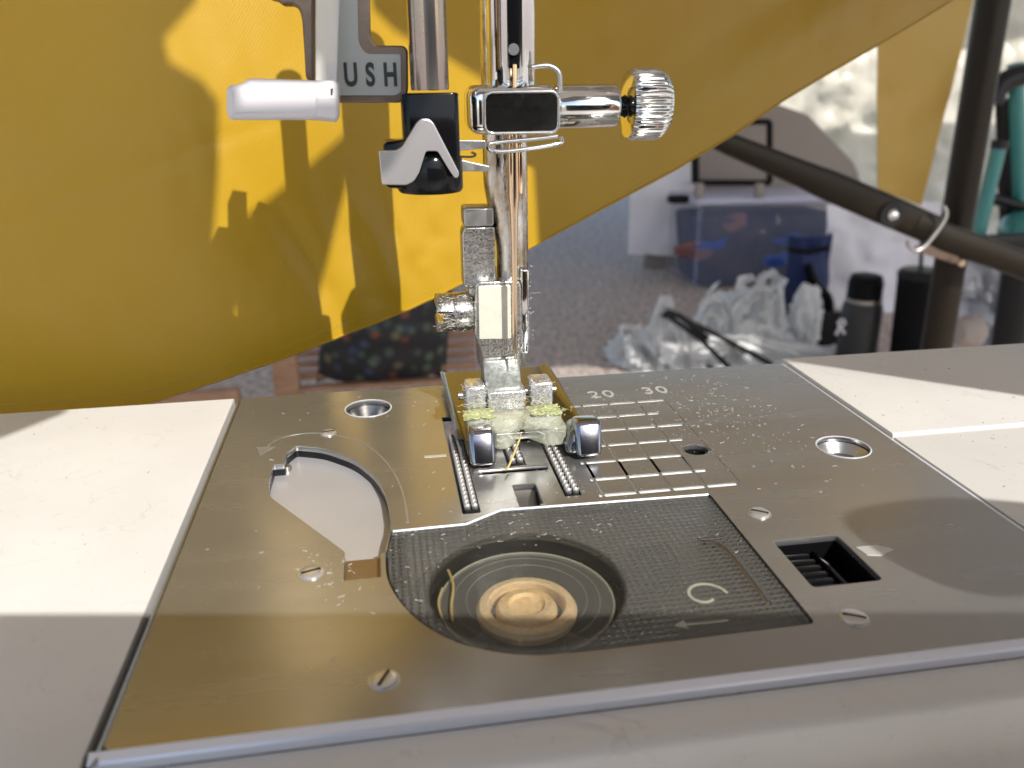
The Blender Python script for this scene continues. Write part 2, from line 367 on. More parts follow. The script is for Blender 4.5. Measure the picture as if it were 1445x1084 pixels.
for x0, x1, y, hw in hl:
    cuts = [x0]+[v for v in vl if x0+.6 < v < x1-.6]+[x1]
    for a, b_ in zip(cuts, cuts[1:]): groov.append(rect(a+.14, b_-.14, y-hw, y+hw, .12))
ys = [h[2] for h in hl][::-1]
for v in vl:
    for a, b_ in zip(ys, ys[1:]):
        if v == 28.6 and b_ > 112: continue
        if v == 48.8: pass
        groov.append(rect(v-.13, v+.13, a+.55, b_-.55))
plate = link('needle_plate', slab([rounded([(PX0, PY0), (PX1, PY0), (PX1, PY1), (PX0, PY1)], [1.2, 1.2, 2.5, .8])]+holes+groov, -.9, 0, .08), plate_m, sm, 30)
link('groove_bed', slab([rect(26.8, 49.6, 98.7, 133.6), circ(46.6, 111.6, 2.3)], -.75, -.28), groove_m, plate)
# turned-down rim at the front and the left side
def rim(u, v):
    q = [(0, 0), (.1, -.02), (.16, -.06), (.76, -.34), (.86, -.45), (.87, -1.3)][min(5, int(v*5+.5))]
    return Vector((PX0-.9+(PX1-PX0+1.7)*u, PY0-.05-q[0], -.02+q[1]))
link('plate_rim', surf(rim, 30, 5, .2), rim_m, plate, 12)
def riml(u, v):
    th = v*R(80); return Vector((PX0-.05-1.0*math.sin(th), PY0-1.2+(PY1-PY0+1.1)*u, -.02-1.6*(1-math.cos(th))))
link('plate_rim', surf(riml, 30, 8, .25), steel, plate)
link('plate_rim', box(PX1+.05, PX1+.6, PY0, PY1, -1.2, -.12, .1), rim_m, plate)
# etched marks
def flat_mark(me, x, y, z, name, mt=ink_m, par=plate, rot=0):
    me.transform(Matrix.Translation((x, y, z)) @ Matrix.Rotation(rot, 4, 'Z')); return link(name, me, mt, par, 0)
nm = flat_mark(text_mesh('20', 4.6, .05, .03, 1.15), 38.3, 137.4, .035, 'number_marking'); nm['label'] = 'worn etched 20'
nm = flat_mark(text_mesh('30', 4.6, .05, .03, 1.15), 48.6, 137.6, .035, 'number_marking'); nm['label'] = 'worn etched 30'
arc = smooth_path([(x, y, .02) for x, y in [(-19.9, 124.4), (-19.3, 126.4), (-17.2, 128.6), (-13.2, 129.2), (-8.5, 127.0), (-3.9, 121.9), (-.8, 114.2), (.8, 105.8), (1.2, 96.9)]])
link('curved_arrow', join([tube(arc, .17, 6, flat=.25), slab([[(-21.6, 125.0), (-18.6, 124.6), (-20.6, 121.6)]], .0, .07)]), arc_m, plate, 60)
link('release_arrow', slab([[(55.6, 80.9), (58.3, 80.9), (60.0, 79.6), (57.6, 78.6), (56.0, 79.0)]], .0, .06), ink_m, plate)
link('seam_mark', box(4.6, 8.0, 116.2, 116.9, 0, .05), ink_m, plate)
def screw(x, y, r, a, lab, mtl=ridge_m):
    o = link('screw', join([lathe([(r*1.15, -.3), (r*1.15, .05), (r*1.06, .07), (r*1.0, .05), (r*.97, .24), (r*.88, .33), (r*.5, .37), (r*.05, .38)], (x, y, 0), n=32)]), mtl, plate); o['label'] = lab
    me = box(-r*.86, r*.86, -r*.14, r*.14, .25, .392, .01); me.transform(Matrix.Translation((x, y, 0)) @ Matrix.Rotation(a, 4, 'Z'))
    link('screw_slot', me, black_g, plate)
screw(-10.6, 86.9, 1.35, .3, 'screw left of the bobbin cover'); screw(-2.4, 66.6, 1.35, 1.1, 'screw near the plate front edge')
screw(47.7, 67.8, 1.4, -.5, 'screw below the square slot'); screw(47.6, 90.9, 1.35, -.6, 'screw above the square slot'); screw(-10.5, 128.6, 1.2, .2, 'screw on the curved arrow')
# what lies under the holes
lev = link('slide_plate', slab([rounded([(-24, 86.6), (1, 90.6), (1, 127), (-24, 127)], 1)], -2.5, -1.95, .05), lever_m, plate)
link('opening_shade_wall', slab([rect(-20.5, .6, 83.2, 126.5), cut], -1.92, -.93), black_g, plate)  # black band stands in for shadow at the opening's edge, besides its wall
link('latch_tab', slab([rect(-7.6, -1.9, 83.8, 90.4, .2)], -1.25, -.98, .05), tab_m, plate)
link('pivot_pin', lathe([(.8, -1.95), (.8, -1.4), (.6, -1.2)], (-16.6, 119.9, 0), n=20), steel, plate)
def cup(x, y, r, d, mt, nm):
    link(nm, lathe([(r*1.04, -.88), (r*1.04, -d-.6), (r*.2, -d-.6), (r*.2, -d), (r*.72, -d), (r*.97, -.9)], (x, y, 0), n=36, cap=False), mt, plate)
cup(-4.0, 138.5, 3.85, 3.4, steeld, 'hole_cup'); cup(69.6, 108.3, 4.15, 2.4, steel, 'hole_cup'); cup(46.6, 111.6, 1.95, 7, black_g, 'hole_cup')
for x, y in ((-4, 138.5), (69.6, 108.3)): link('hole_rim', tube([(x+4.05*math.cos(a/20*math.pi), y+4.05*math.sin(a/20*math.pi), .0) for a in range(40)], .14, 6, True), rim_m, plate)
# square slot with ribs and slider
link('slot_liner', slab([rect(45.6, 55.5, 73.3, 84.7, .8), rect(46.3, 54.8, 74, 84, .6)], -6, -.93), black_p, plate)
link('slot_floor', box(45.8, 55.4, 73.5, 84.5, -6.4, -6), black_g, plate)
for k in range(6): link('slider_rib', box(46.5, 50.4, 74.9+k*1.45, 75.6+k*1.45, -3.2, -1.1-.05*k, .12), black_p, plate)
link('slider', hexa([(46.4, 74.2, -5.5), (51.0, 74.2, -5.5), (51.0, 83.8, -5.5), (46.4, 83.8, -5.5)], [(46.4, 74.2, -3), (51.2, 74.4, -3.2), (50.6, 83.6, -2.6), (46.4, 83.8, -2.4)], .2), black_g, plate)
link('slider', box(51.6, 52.3, 74.2, 83.8, -6, -1.8, .2), black_p, plate)
link('square_hole_wedge', hexa([(16.3, 98.4, -5), (19.9, 98.4, -5), (19.9, 105.2, -5), (16.3, 105.2, -5)], [(16.3, 104.0, -2.2), (19.9, 104.0, -2.2), (19.9, 105.2, -1), (16.3, 105.2, -1)]), steeld, plate)
link('square_hole_floor', box(16.0, 20.2, 98.0, 105.4, -5.5, -5), black_g, plate)
link('square_hole_side', box(20.0, 20.3, 98.0, 105.4, -5, -.95), black_g, plate)

# feed dogs: two toothed ridges each
def feed_dog(x0, x1, y0, y1, zt=.75):
    par = link('feed_dog', box(x0, x1, y0-.3, y1, -6, zt-.9, .1), black_g, sm)
    wdt = (x1-x0)
    for xa, xb in ((x0+.0, x0+wdt*.43), (x0+wdt*.57, x1-.0)):
        prof = [(y0, zt-.9)]; y = y0; p = 1.25
        while y < y1-p:
            prof += [(y+.05, zt-.02), (y+.14, zt), (y+p*.99, zt-.85)]; y += p
        prof += [(y1, zt-.9)]
        o = link('toothed_ridge', slab([prof], xa, xb, 0, 'X'), ridge_m, par, 0)
feed_dog(8.95, 10.75, 98.9, 124); feed_dog(23.5, 25.3, 101.0, 124); feed_dog(17.2, 19.3, 112.0, 120)
link('chaining_pin', lathe([(.05, -6.2), (.5, -5.7), (.62, -5.1), (.42, -4.6), (.42, 4.6), (.55, 4.8), (.3, 5.1)], (17.5, 109.7, .15), 'X', 20), steel, sm)

# bobbin area
rc = link('bobbin_case', lathe([(16, -3.6), (16, -14), (11.4, -14), (11.4, -2.6), (12.4, -2.2), (15.2, -2.6)], (14.1, 80, 0), n=56, cap=False), black_g, sm)
link('race_flange', slab([circ(19, 82, 23, 48), circ(14.1, 80, 12.6, 48)], -4.6, -3.7), brown_steel, rc)
link('case_tab', slab([rounded([(22, 88), (35, 90), (34.5, 84), (28, 75), (24, 71), (22.5, 76), (26, 81)], 1.5)], -3.6, -2.2, .2), black_p, rc)  # black shape for the hook and the machine head's dark reflection
link('case_tab', box(-1.5, 3.4, 72.5, 76, -3.4, -2.2, .4), black_p, rc)
link('case_plate', slab([rounded([(35.5, 91), (43.5, 91), (43.5, 66.5), (19.5, 66.5), (22.5, 70), (27.2, 76)], .6)], -3.5, -2.5, .1), brown_steel, rc)  # brown piece stands in for the brown reflection beside the dark area
link('case_plate', slab([rounded([(-2.5, 96), (10, 96), (14, 99), (16, 95), (8, 93), (3, 89), (0, 84), (-3, 80)], .6)], -3.4, -2.4, .1), steel, rc)
cov = link('bobbin_cover', (lambda me: me)(slab([[((x-20.65)*.985+20.65, (y-82.7)*.98+82.7) for x, y in cover_o]], -.95, -.12, .12)), cover_m, sm)
# origin of the cover at its middle, so its texture is centred there
cov.location = Vector((20.65, 82.7, 0))*S-sm.location; cov.data.transform(Matrix.Translation(-cov.location))
link('lit_cover_lip', tube([(-.8, 94.9, -.02), (8.7, 95.05, -.02), (13.8, 97.95, -.02), (42.9, 97.2, -.02)], .2, 8), rim_m, cov, 60)  # bright colour stands in for light along the cover's back lip
def embl(me, nm): return link(nm, me, ink_m, cov, 0)
link('finger_groove', join([tube(smooth_path([(37.8, 85.6, -.1), (39.6, 84.2, -.05), (40.0, 78, -.05), (40.0, 72.2, -.05)]), .32, 8, flat=.4), tube([(37.4, 86.3, -.1), (40.6, 86.3, -.1)], .25, 8, flat=.4)]), steeld, cov, 60)
sw = [(33.6+2.6*math.cos(a)*(1-a/9), 74.7+2.6*math.sin(a)*(1-a/9), -.1) for a in [k*.28 for k in range(20)]]
link('threading_mark', tube(sw, .2, 6, flat=.5), clearfoot, cov, 60)
link('threading_mark', tube([(28.9, 70.0, -.1), (31.5, 69.9, -.1), (34.3, 69.9, -.1)], .15, 6, flat=.5), clearfoot, cov, 60)
link('threading_mark', slab([[(28.3, 70), (29.6, 70.7), (29.6, 69.3)]], -.12, -.04), clearfoot, cov)

bob = thing('bobbin', (14.1, 80, -13.6), 'clear plastic bobbin wound with tan thread under the smoked cover', 'bobbin')
bo = link('thread_winding', lathe([(5.2, -4.4), (5.8, -3.9), (5.9, -3.2), (5.5, -2.6), (4.6, -2.45), (4.4, -2.7), (4.3, -4.4)], (14.1, 80, 0), n=48, cap=False), thread_m, bob)
link('dark_core', lathe([(4.6, -12.6), (4.6, -4.2), (.5, -4.1)], (14.1, 80, 0), n=40), black_g, bob)  # black core added to keep the bobbin dark below the thread
link('thread_core', lathe([(3.6, -9), (3.6, -3.2), (3.3, -2.7), (2.2, -2.5), (1.9, -2.9), (.2, -3.1)], (14.1, 80, 0), n=40), thread_m, bob)
link('flange', lathe([(10.0, -2.35), (10.15, -2.1), (10.0, -1.85), (4, -1.75), (3.1, -1.75), (3.1, -2.35)], (14.1, 80, 0), n=56, cap=False), clearish, bob)
link('flange', lathe([(10.0, -13.2), (10.15, -13.0), (10.0, -12.7), (2.8, -12.7), (2.8, -13.2)], (14.1, 80, 0), n=56, cap=False), clearish, bob)
link('rim_ring', tube([(14.1+10.1*math.cos(a/30*math.pi), 80+10.1*math.sin(a/30*math.pi), -2.0) for a in range(60)], .13, 6, True), clearfoot, bob)
for rr in (7.0, 8.5): link('groove_ring', tube([(14.1+rr*math.cos(a/30*math.pi), 80+rr*math.sin(a/30*math.pi), -1.78) for a in range(60)], .05, 5, True), clearish, bob)

# presser bar, needle bar
pb = link('presser_bar', lathe([(3.45, 100), (3.45, 50), (3.45, 40.5)], (19.9, 130.4, 0), n=40), barm, sm)
def pbar(u, v):
    z = 40.6-(40.6-10)*v; a = u*2*math.pi
    k = min(1, max(0, (40.6-z)/12)); k = k*k*(3-2*k)
    x = 3.45*math.cos(a); 
    if x < 0: x *= 1-.52*k
    return Vector((19.9+x+.1*k, 130.4+3.45*math.sin(a)*(1-.12*k), z))
link('flattened_shank', surf(pbar, 40, 26), barm, pb, 60)
nb = link('needle_bar', slab([[(19.6+3.35*math.cos(a), 121.6+3.35*math.sin(a)) for a in [R(-90+18+k*(324)/44) for k in range(45)]]+[(18.6, 120.4), (18.6, 120.0)][:0]+[(18.57, 120.0), (20.63, 120.0)]], 53, 100, .05), chrome, sm, 40)
link('slot_wall', box(18.9, 20.4, 119.2, 119.8, 56, 98, .1), black_p, nb)
link('pinch_screw', lathe([(.75, -.5), (.75, 0), (.6, .3)], (19.5, 119.2, 58.4), 'Y', 20), steeld, nb)
link('inner_wire', tube([(19.6, 118.8, 53), (19.6, 118.8, 56.5)], .35), coppery, nb)

# needle clamp
ncl = link('needle_clamp', box(13.2, 25.6, 117.9, 126.4, 47.4, 53.9, 1.5, 4), chrome, sm, 50)
link('clamp_face', slab([rounded([(14.9, 47.55), (25.5, 47.55), (25.5, 53.2), (14.9, 53.2)], 1.3, 5)], 116.7, 118.6, .30, 'Y', 2), chrome, ncl, 50)
link('clamp_bezel', tube([(x, 116.75, z) for x, z in rounded([(15.05, 47.7), (25.35, 47.7), (25.35, 53.05), (15.05, 53.05)], 1.3, 5)], .22, 8, True), chrome, ncl, 60)
link('clamp_sleeve', lathe([(2.7, -4.5), (2.95, -4.2), (2.95, 4.1), (2.75, 4.5)], (30.0, 120.5, 50.9), 'X', 40), chrome, ncl, 40)
link('screw_neck', lathe([(1.7, 0), (1.35, .5), (1.35, 1.0), (1.7, 1.6)], (34.4, 120.5, 50.8), 'X', 30), black_p, ncl, 40)
NT = 36
ts = lathe([(2.6, 0), (4.5, .35), (4.85, .9), (4.9, 1.3), (4.9, 4.6), (4.6, 5.3), (3.9, 6.0), (2.4, 6.5), (.8, 6.7)], (35.8, 120.5, 51.0), 'X', NT*6,
           rfun=lambda a, r, h: 1-(.055*abs(math.sin(a*NT/2))**2 if .8 < h < 5.4 and r > 4 else 0))
link('thumb_screw', ts, chrome, ncl, 50)
# wire guides
link('wire_loop', tube(smooth_path([(22.0, 119.0, 56.1), (24.2, 118.8, 56.3), (25.6, 118.6, 55.6), (25.9, 118.6, 54.4), (25.9, 118.6, 52.5)]), .38, 10), steel, ncl, 60)
link('wire_loop', tube(smooth_path([(25.9, 117.4, 46.9), (25.6, 116.9, 46.2), (22, 116.6, 45.7), (17.5, 116.4, 45.3), (15.7, 116.6, 45.6), (15.6, 117.4, 46.2), (17.5, 117.6, 46.5), (22, 117.6, 46.8), (25.4, 117.6, 47.1)]), .33, 10), chrome, ncl, 60)

# needle
nd = link('needle', join([lathe([(.75, 47.4), (.82, 44), (.82, 38.5), (.62, 36), (.46, 31), (.42, 18), (.36, 15), (.05, 12.2)], (19.85, 121.9, 0), n=20)]), coppery, sm, 60)
link('shank_flat', box(20.55, 21.1, 121.3, 122.4, 38.8, 47.2, .15), coppery, nd)
link('needle_eye', lathe([(.14, -.5), (.14, .5)], (19.8, 121.8, 17.2), 'Y', 10), inkblack, nd)

# needle threader: tube, black slider and pale emblem plate
th = link('threader', lathe([(2.45, 53.4), (2.5, 54), (2.5, 100)], (7.75, 115, 0), n=36), tube_m, sm, 40)
link('tube_seam', box(7.2, 8.6, 112.3, 112.7, 53.5, 100, .1), steeld, th)
link('slider_body', slab([rounded([(3.9, 112.6), (11.3, 112.6), (11.3, 118), (3.9, 118)], 1.0)], 41.2, 53.1, .25), black_p, th)
link('slider_base', lathe([(4.0, 40.4), (4.25, 40.8), (4.25, 44.5), (3.9, 45.2)], (7.3, 115.6, 0), n=36, rfun=lambda a, r, h: 1.05), black_p, th)
link('slider_foot', hexa([(1.2, 112.7, 41.3), (5, 112.7, 40.9), (5, 118, 40.9), (1.2, 118, 41.3)], [(1.2, 112.7, 47.2), (5, 112.7, 47.4), (5, 118, 47.4), (1.2, 118, 47.2)], .6), black_p, th)
em8 = [(868, 822), (965, 822), (1000, 800), (1075, 670), (1100, 648), (1140, 650), (1165, 668), (1308, 945), (1300, 970), (1282, 972), (1250, 925), (1190, 825), (1125, 825), (1090, 940), (1060, 990), (1020, 1010), (885, 1008)]
emp = [ony(310+x/3.871, y/3.871, 111.3) for x, y in em8]
link('emblem_plate', slab([rounded([(p.x, p.z) for p in emp], .35, 3)], 110.9, 112.1, .12, 'Y'), emblem, th)
link('threader_hook', slab([rounded([(11.0, 45.6), (15.0, 45.9), (15.0, 46.9), (11.0, 47.0)], .3)], 115.2, 115.7, .05, 'Y'), steel, th)
link('threader_hook', tube(smooth_path([(11, 115.4, 44.9), (13, 115.4, 44.8), (13.6, 115.4, 45.1), (13, 115.4, 45.4)]), .15, 6), steeld, th)
link('threader_hook', slab([rounded([(11.0, 43.0), (15.4, 42.8), (15.5, 43.5), (13.8, 43.9), (11.0, 44.6)], .3)], 115.0, 115.8, .05, 'Y'), steel, th)

# PUSH plate and lever
def f8(pts, Y): return [(p.x, p.z) for p in (ony(310+x/3.871, y/3.871, Y) for x, y in pts)]
pfr = link('lever_plate', slab([rounded(f8([(640, -420), (815, -420), (825, 205), (850, 250), (1005, 250), (1028, 275), (1030, 510), (985, 562), (640, 562)], 117.6), [0, 0, .6, .6, .5, .5, .9, .3, 0])], 117.0, 119.6, .25, 'Y'), brownmet, sm)
link('plate_face', slab([rounded(f8([(628, -420), (745, -420), (758, 235), (795, 296), (990, 296), (992, 505), (960, 522), (628, 522)], 116.8), [0, 0, .8, .8, .4, .4, .4, 0])], 116.6, 117.4, .05, 'Y'), greyface, pfr)
pc = ony(310+770/3.871, 413/3.871, 116.4)
lets = []
for c_, px_ in zip('PUSH', (468, 495, 522.5, 551)):
    pc = ony(px_, 107, 116.5); me = text_mesh(c_, 3.9, .08, .13); me.transform(Matrix.Scale(.66, 4, Vector((1, 0, 0))))
    me.transform(Matrix.Translation((pc.x, 116.54, pc.z)) @ Matrix.Rotation(R(90), 4, 'X')); lets.append(me)
link('push_lettering', join(lets), inkblack, pfr, 0)
stem = link('cast_stem', slab([rounded(f8([(395, -420), (520, -420), (520, 470), (472, 430), (462, 250), (452, 110), (440, 60), (410, 30), (340, 28), (320, 5), (285, 0), (262, -15), (262, -70), (395, -70)], 118), [0, 0, .2, .5, 3, 3, 1, .8, .5, .4, .3, .3, .2, .2])], 117.2, 121, .4, 'Y'), brownmet, pfr)
lv = link('presser_lever', slab([rounded(f8([(525, -420), (668, -420), (640, 440), (648, 470), (522, 470)], 112), .2)], 112.0, 113.2, .2, 'Y'), frost_p, sm)
def wf(pts): return [(p.x, p.z) for p in (ony(310+x/3.871, y/3.871, 108.5) for x, y in pts)]
link('lever_handle', slab([rounded(wf([(42, 470), (130, 455), (160, 428), (515, 440), (635, 440), (650, 470), (652, 640), (640, 668), (520, 655), (60, 655), (42, 610)]), [.6, .3, .5, .3, .5, .3, .5, .5, .6, .6, .6], 5)], 107.0, 113.5, .9, 'Y', 4), white_p, lv, 50)
link('handle_end', slab([rounded(wf([(530, 520), (640, 520), (645, 650), (530, 640)]), .4, 5)], 106.7, 108.4, .3, 'Y', 3), white_p, lv, 50)

# presser foot holder (ankle) and foot
pf = link('foot_holder', slab([rounded([(14.2, 25.2), (21.4, 25.0), (21.6, 16), (20.6, 13.6), (20.7, 9.5), (15.1, 9.5), (15.0, 13.6), (13.9, 16.5)], [1, 1, .6, 1, .3, .3, 1, .6])], 125.2, 134.2, .35, 'Y', 3), chromew, sm, 50)
link('front_pad', slab([rounded([(14.55, 15.9), (19.7, 15.7), (19.7, 24.4), (14.6, 24.5)], .25)], 124.75, 125.3, .12, 'Y'), ivory_reflect, pf)
link('side_flange', box(21.5, 22.9, 126.2, 133, 12.5, 26.5, .4), chrome, pf)
link('ankle_neck', hexa([(15.3, 122.6, 3.8), (21.4, 122.6, 3.8), (21.4, 128, 3.8), (15.3, 128, 3.8)], [(15.0, 124.4, 12.5), (20.9, 124.4, 12.5), (20.9, 130, 12.5), (15.0, 130, 12.5)], .5, 3), frostc, pf, 50)
link('ankle_block', box(15.4, 21.6, 121.9, 126, 4.4, 7.9, .45, 3), chromes, pf, 50)
rl = link('release_block', slab([rounded([(12.7, 23.6), (17.9, 23.6), (17.9, 33.0), (13.2, 33.1), (12.7, 32.2)], .5)], 128.4, 132.5, .25, 'Y', 2), chromew, pf, 50)
link('release_cap', slab([rounded([(13.0, 33.2), (17.7, 33.2), (17.7, 36.1), (13.1, 36.2), (12.9, 35.5)], .4)], 127.8, 132.2, .35, 'Y', 3), steel, pf, 50)
link('release_foot', box(13.4, 17.5, 127.5, 131, 21.4, 23.8, .4), chromew, pf, 50)
# side screw with a slot: two prongs and a shoulder
def half(sign):
    prof = [(10.9-3.6, 0)]
    a0 = R(18); pts = [(3.1*math.cos(t), 3.1*math.sin(t)) for t in [a0+k*(math.pi-2*a0)/14 for k in range(15)]]
    if sign < 0: pts = [(x, -z) for x, z in pts]
    me = slab([[(128.6+x, 19.6+z) for x, z in pts]], 8.1, 10.9, .2, 'X'); return me
ss = link('side_screw', lathe([(3.1, 0), (3.15, .3), (3.15, 2.9), (2.9, 3.2)], (10.8, 128.6, 19.6), 'X', 36), chromew, pf, 50)
for s_ in (1, -1): link('screw_prong', half(s_), chromew, ss, 50)
link('slot_bottom', box(9.4, 10.7, 126.2, 131, 18.7, 20.5), steeld, ss)

ft = link('presser_foot', slab([rounded([(10.0, 149.2), (11.0, 118), (11.0, 113.6), (15.2, 113.6), (15.4, 118.5), (26.6, 118.5), (27, 113.8), (31, 113.8), (31.0, 119), (30.8, 149.2)], [2, 3, .6, .6, 1, 1, .6, .6, 3, 2])], .75, 2.1, .25, 'Z', 2), foot_m, sm, 50)
def wing(x0, x1, sgn):
    def f(u, v):
        y = 149.2-(149.2-118)*u; q = v*R(70)
        return Vector((x0+(x1-x0)*math.sin(q), y, 1.75+1.1*(1-math.cos(q))*(1-.5*max(0, (u-.5)*2))))
    return f
link('foot_wing', surf(wing(12.2, 9.9, -1), 16, 8, .45), foot_m, ft, 60)
link('foot_wing', surf(wing(28.6, 30.9, 1), 16, 8, .45), foot_m, ft, 60)
def toe(xa, xb):
    def f(u, v):
        q = u*R(78); x = xa+(xb-xa)*v
        bulge = .12*math.sin(v*math.pi)
        return Vector((x, 114.2-3.4*math.sin(q)-bulge, 1.3+4.6*(1-math.cos(q))+bulge))
    return surf(f, 14, 10, .9)
def toe_block(x0, x1, x2, x3, z0, z1):
    return hexa([(x0, 109.9, z0), (x1, 109.9, z0), (x1, 114, z0), (x0, 114, z0)], [(x2, 112.2, z1), (x3, 112.2, z1), (x3, 116, z1-.4), (x2, 116, z1-.4)], .75, 4)
link('foot_toe', toe_block(11.1, 15.0, 11.1, 15.0, .6, 5.7), toe_m, ft, 60)
link('foot_toe', toe_block(27.3, 31.2, 27.4, 31.6, .8, 5.9), toe_m, ft, 60)
def curl(u, v):
    q = v*R(150); return Vector((26.2+1.9*(1-math.cos(q))*.9, 123-10*u, 5.2-2.3*math.sin(q)-1.2*v*0+.3*u))
link('foot_curl', hexa([(25.6, 111.0, .9), (28.2, 111.0, .9), (28.4, 119, .9), (26.4, 119, .9)], [(26.6, 112.6, 4.4), (28.6, 112.6, 4.8), (28.8, 119, 4.0), (27.4, 119, 3.6)], .9, 5), foot_m, ft, 60)
link('foot_bar', box(11.6, 26.8, 118.6, 122.2, 2.2, 5.0, .6, 3), clearfoot, ft, 50)
for (xa, xb) in ((11.9, 15.1), (22.4, 26.0)):
    link('hinge_block', box(xa, xb, 121.9, 126.4, 2.2, 9.0, .6, 3), chromes, ft, 50)
    link('lint_patch', surf(lambda u, v: Vector((xa-.8+(xb-xa+1.6)*u+.5*fbm((u*3, v*3, xa), 3), 118.2+4*v+.4*fbm((u*4, v*3, xa+5), 3), 4.95+.5*math.sin(u*math.pi)*math.sin(v*math.pi)+.25*fbm((u*7, v*7, xa), 3))), 24, 24, .1), lintg, ft, 180)
link('hinge_pin', lathe([(.7, -8.0), (.7, 8.0)], (18.8, 124.0, 6.9), 'X', 16), steel, ft)
def insert(x0, x1, d):
    pts = [(x0, 119.0), (x1, 119.0), (x1, 117.4 if d > 0 else 113.9), ((x0+x1)/2, 113.6), (x0, 113.9 if d > 0 else 117.4)]
    return slab([rounded(pts, 1.0, 4)], 1.4, 4.6, .5, 'Z', 3)
link('clear_toe', insert(15.2, 19.6, 1), clearfoot, ft, 50); link('clear_toe', insert(20.6, 26.6, -1), clearfoot, ft, 50)

# head, arm and open face cover above the frame
hd = link('machine_head', slab([rounded([(-2, 116), (46, 116), (46, 168), (-2, 168)], 8)], 128, 215, 2), house_m, sm)
link('machine_arm', box(60, 330, 104, 172, 108, 200, 6), house_m, hd)

#================================================================ thread and lint
tt = thing('thread_tail', (19.6, 113, 1), 'short yellow thread end hanging from the presser foot slot', 'thread')
link('strand', tube(smooth_path([(19.9, 117.8, 2.0), (19.2, 115, 2.3), (17.9, 112.0, 1.6), (16.6, 109.4, .7), (15.9, 108.2, .9)]), .17, 6), ythread, tt)
bt = link('bobbin_thread', tube(smooth_path([(5.6, 87.0, -1.5), (5.9, 83.5, -1.35), (5.3, 79.5, -1.4), (5.2, 76.5, -1.3)]), .16, 6), ythread, None, base=(5.5, 82, -1.5))
tag(bt, 'loose yellow thread end lying on the left of the bobbin', 'thread')
bt2 = link('bobbin_thread', tube(smooth_path([(4.6, 83.5, -1.6), (3.9, 80.5, -1.5), (4.1, 77.5, -1.5)]), .12, 6), ythread, None, base=(4, 80, -1.5))
tag(bt2, 'thin curved thread at the bobbin left edge, beside the longer one', 'thread')

def fibres(name, n, area, mt, z=.05, lmin=.3, lmax=1.4, r=.035, seed=1, curl=.6, lab='pale lint fibres', seg=3, lift=.12):
    rn = random.Random(seed); V = []; Fc = []
    for i in range(n):
        x, y, zz = area(rn)
        a = rn.uniform(0, 6.28); Lh = lmin+(lmax-lmin)*rn.random()**3; da = rn.gauss(0, curl); p = Vector((x, y, zz)); k = len(V)
        ns = seg
        for s_ in range(ns+1):
            nrm = Vector((-math.sin(a), math.cos(a), 0)); rr = r*(1+rn.random())
            V += [p+nrm*rr, p-nrm*rr, p+Vector((0, 0, rr*1.6))]
            p = p+Vector((math.cos(a), math.sin(a), rn.uniform(-lift*.4, lift)))*Lh/ns; a += da
        for s_ in range(ns):
            q = k+3*s_
            for c_ in range(3): Fc.append((q+c_, q+(c_+1) % 3, q+3+(c_+1) % 3, q+3+c_))
        Fc += [(k, k+1, k+2), (k+3*ns+2, k+3*ns+1, k+3*ns)]
    me = bpy.data.meshes.new(name); me.from_pydata([tuple(v) for v in V], [], Fc); me.update()
    o = link(name, me, mt, None, 0, base=(20, 110, 0)); tag(o, lab, 'lint', kind='stuff'); return o
def ar_plate(rn):
    while True:
        c_ = rn.random()
        if c_ < .33: x, y = rn.gauss(56, 7), rn.gauss(124, 11)
        elif c_ < .5: x, y = rn.gauss(12, 10), rn.gauss(96, 5)
        elif c_ < .62: x, y = rn.gauss(-6, 3), rn.gauss(88, 4)
        elif c_ < .75: x, y = rn.gauss(25, 12), rn.gauss(133, 5)
        elif rn.random() < .5: continue
        else: x, y = rn.uniform(-25, 77), rn.uniform(68, 146)
        if not (-26 < x < 77.5 and 63 < y < 147): continue
        bad = (46 < x < 55.2 and 73.5 < y < 84.5) or (-18.5 < x < -.8 and 84.5 < y < 124.5 and x+18.5 > (107.7-y)*.66) or math.hypot(x+4, y-138.5) < 4 or math.hypot(x-69.6, y-108.3) < 4.2 or (8 < x < 12 and 97 < y < 132) or (22.8 < x < 26 and 99 < y < 132)
        if -2 < x < 43.5 and 67 < y < 98: return x, y, -.08
        if bad: continue
        return x, y, .03
fibres('lint', 800, ar_plate, lint_m, r=.014, lmin=.06, lmax=1.0, seg=5, curl=.45, lab='pale lint specks and fibres scattered over the plate')
def ar_foot(rn):
    k = rn.random()
    if k < .3: return rn.uniform(15.4, 21.6), 121.7+rn.uniform(-.2, .5), rn.uniform(4.6, 8.1)
    if k < .5: return rn.uniform(11.8, 15.2), 121.7, rn.uniform(4.9, 9.6)
    if k < .7: return rn.uniform(22.2, 26), 121.7, rn.uniform(4.9, 9.6)
    if k < .85: return rn.uniform(8, 14), 125.6, rn.uniform(17, 22.8)
    if rn.random() < .6: return rn.uniform(8, 14), 125.6, rn.uniform(17, 22.8)
    return 22.6+abs(rn.gauss(0, .35)), 126, rn.uniform(13, 27)
fibres('foot_lint', 420, ar_foot, lint_m, r=.012, lmin=.4, lmax=2.6, seed=5, curl=.6, seg=7, lift=.9, lab='fuzzy pale lint clinging to the presser foot')
def ar_bed(rn):
    if rn.random() < .5: x, y = rn.uniform(-90, -30), rn.uniform(62, 146)
    else: x, y = rn.uniform(81, 110), rn.uniform(75, 146)
    return x, y, .03 if x < 0 or y < 110 else .48
fibres('bed_dust', 120, ar_bed, grime_m, r=.025, lmin=.1, lmax=.7, seed=9, lab='fine dark dust and scuffs on the ivory bed')
def ar_gr(rn): return rn.gauss(19, 4.2), 58.2+rn.gauss(0, .35), -2.15
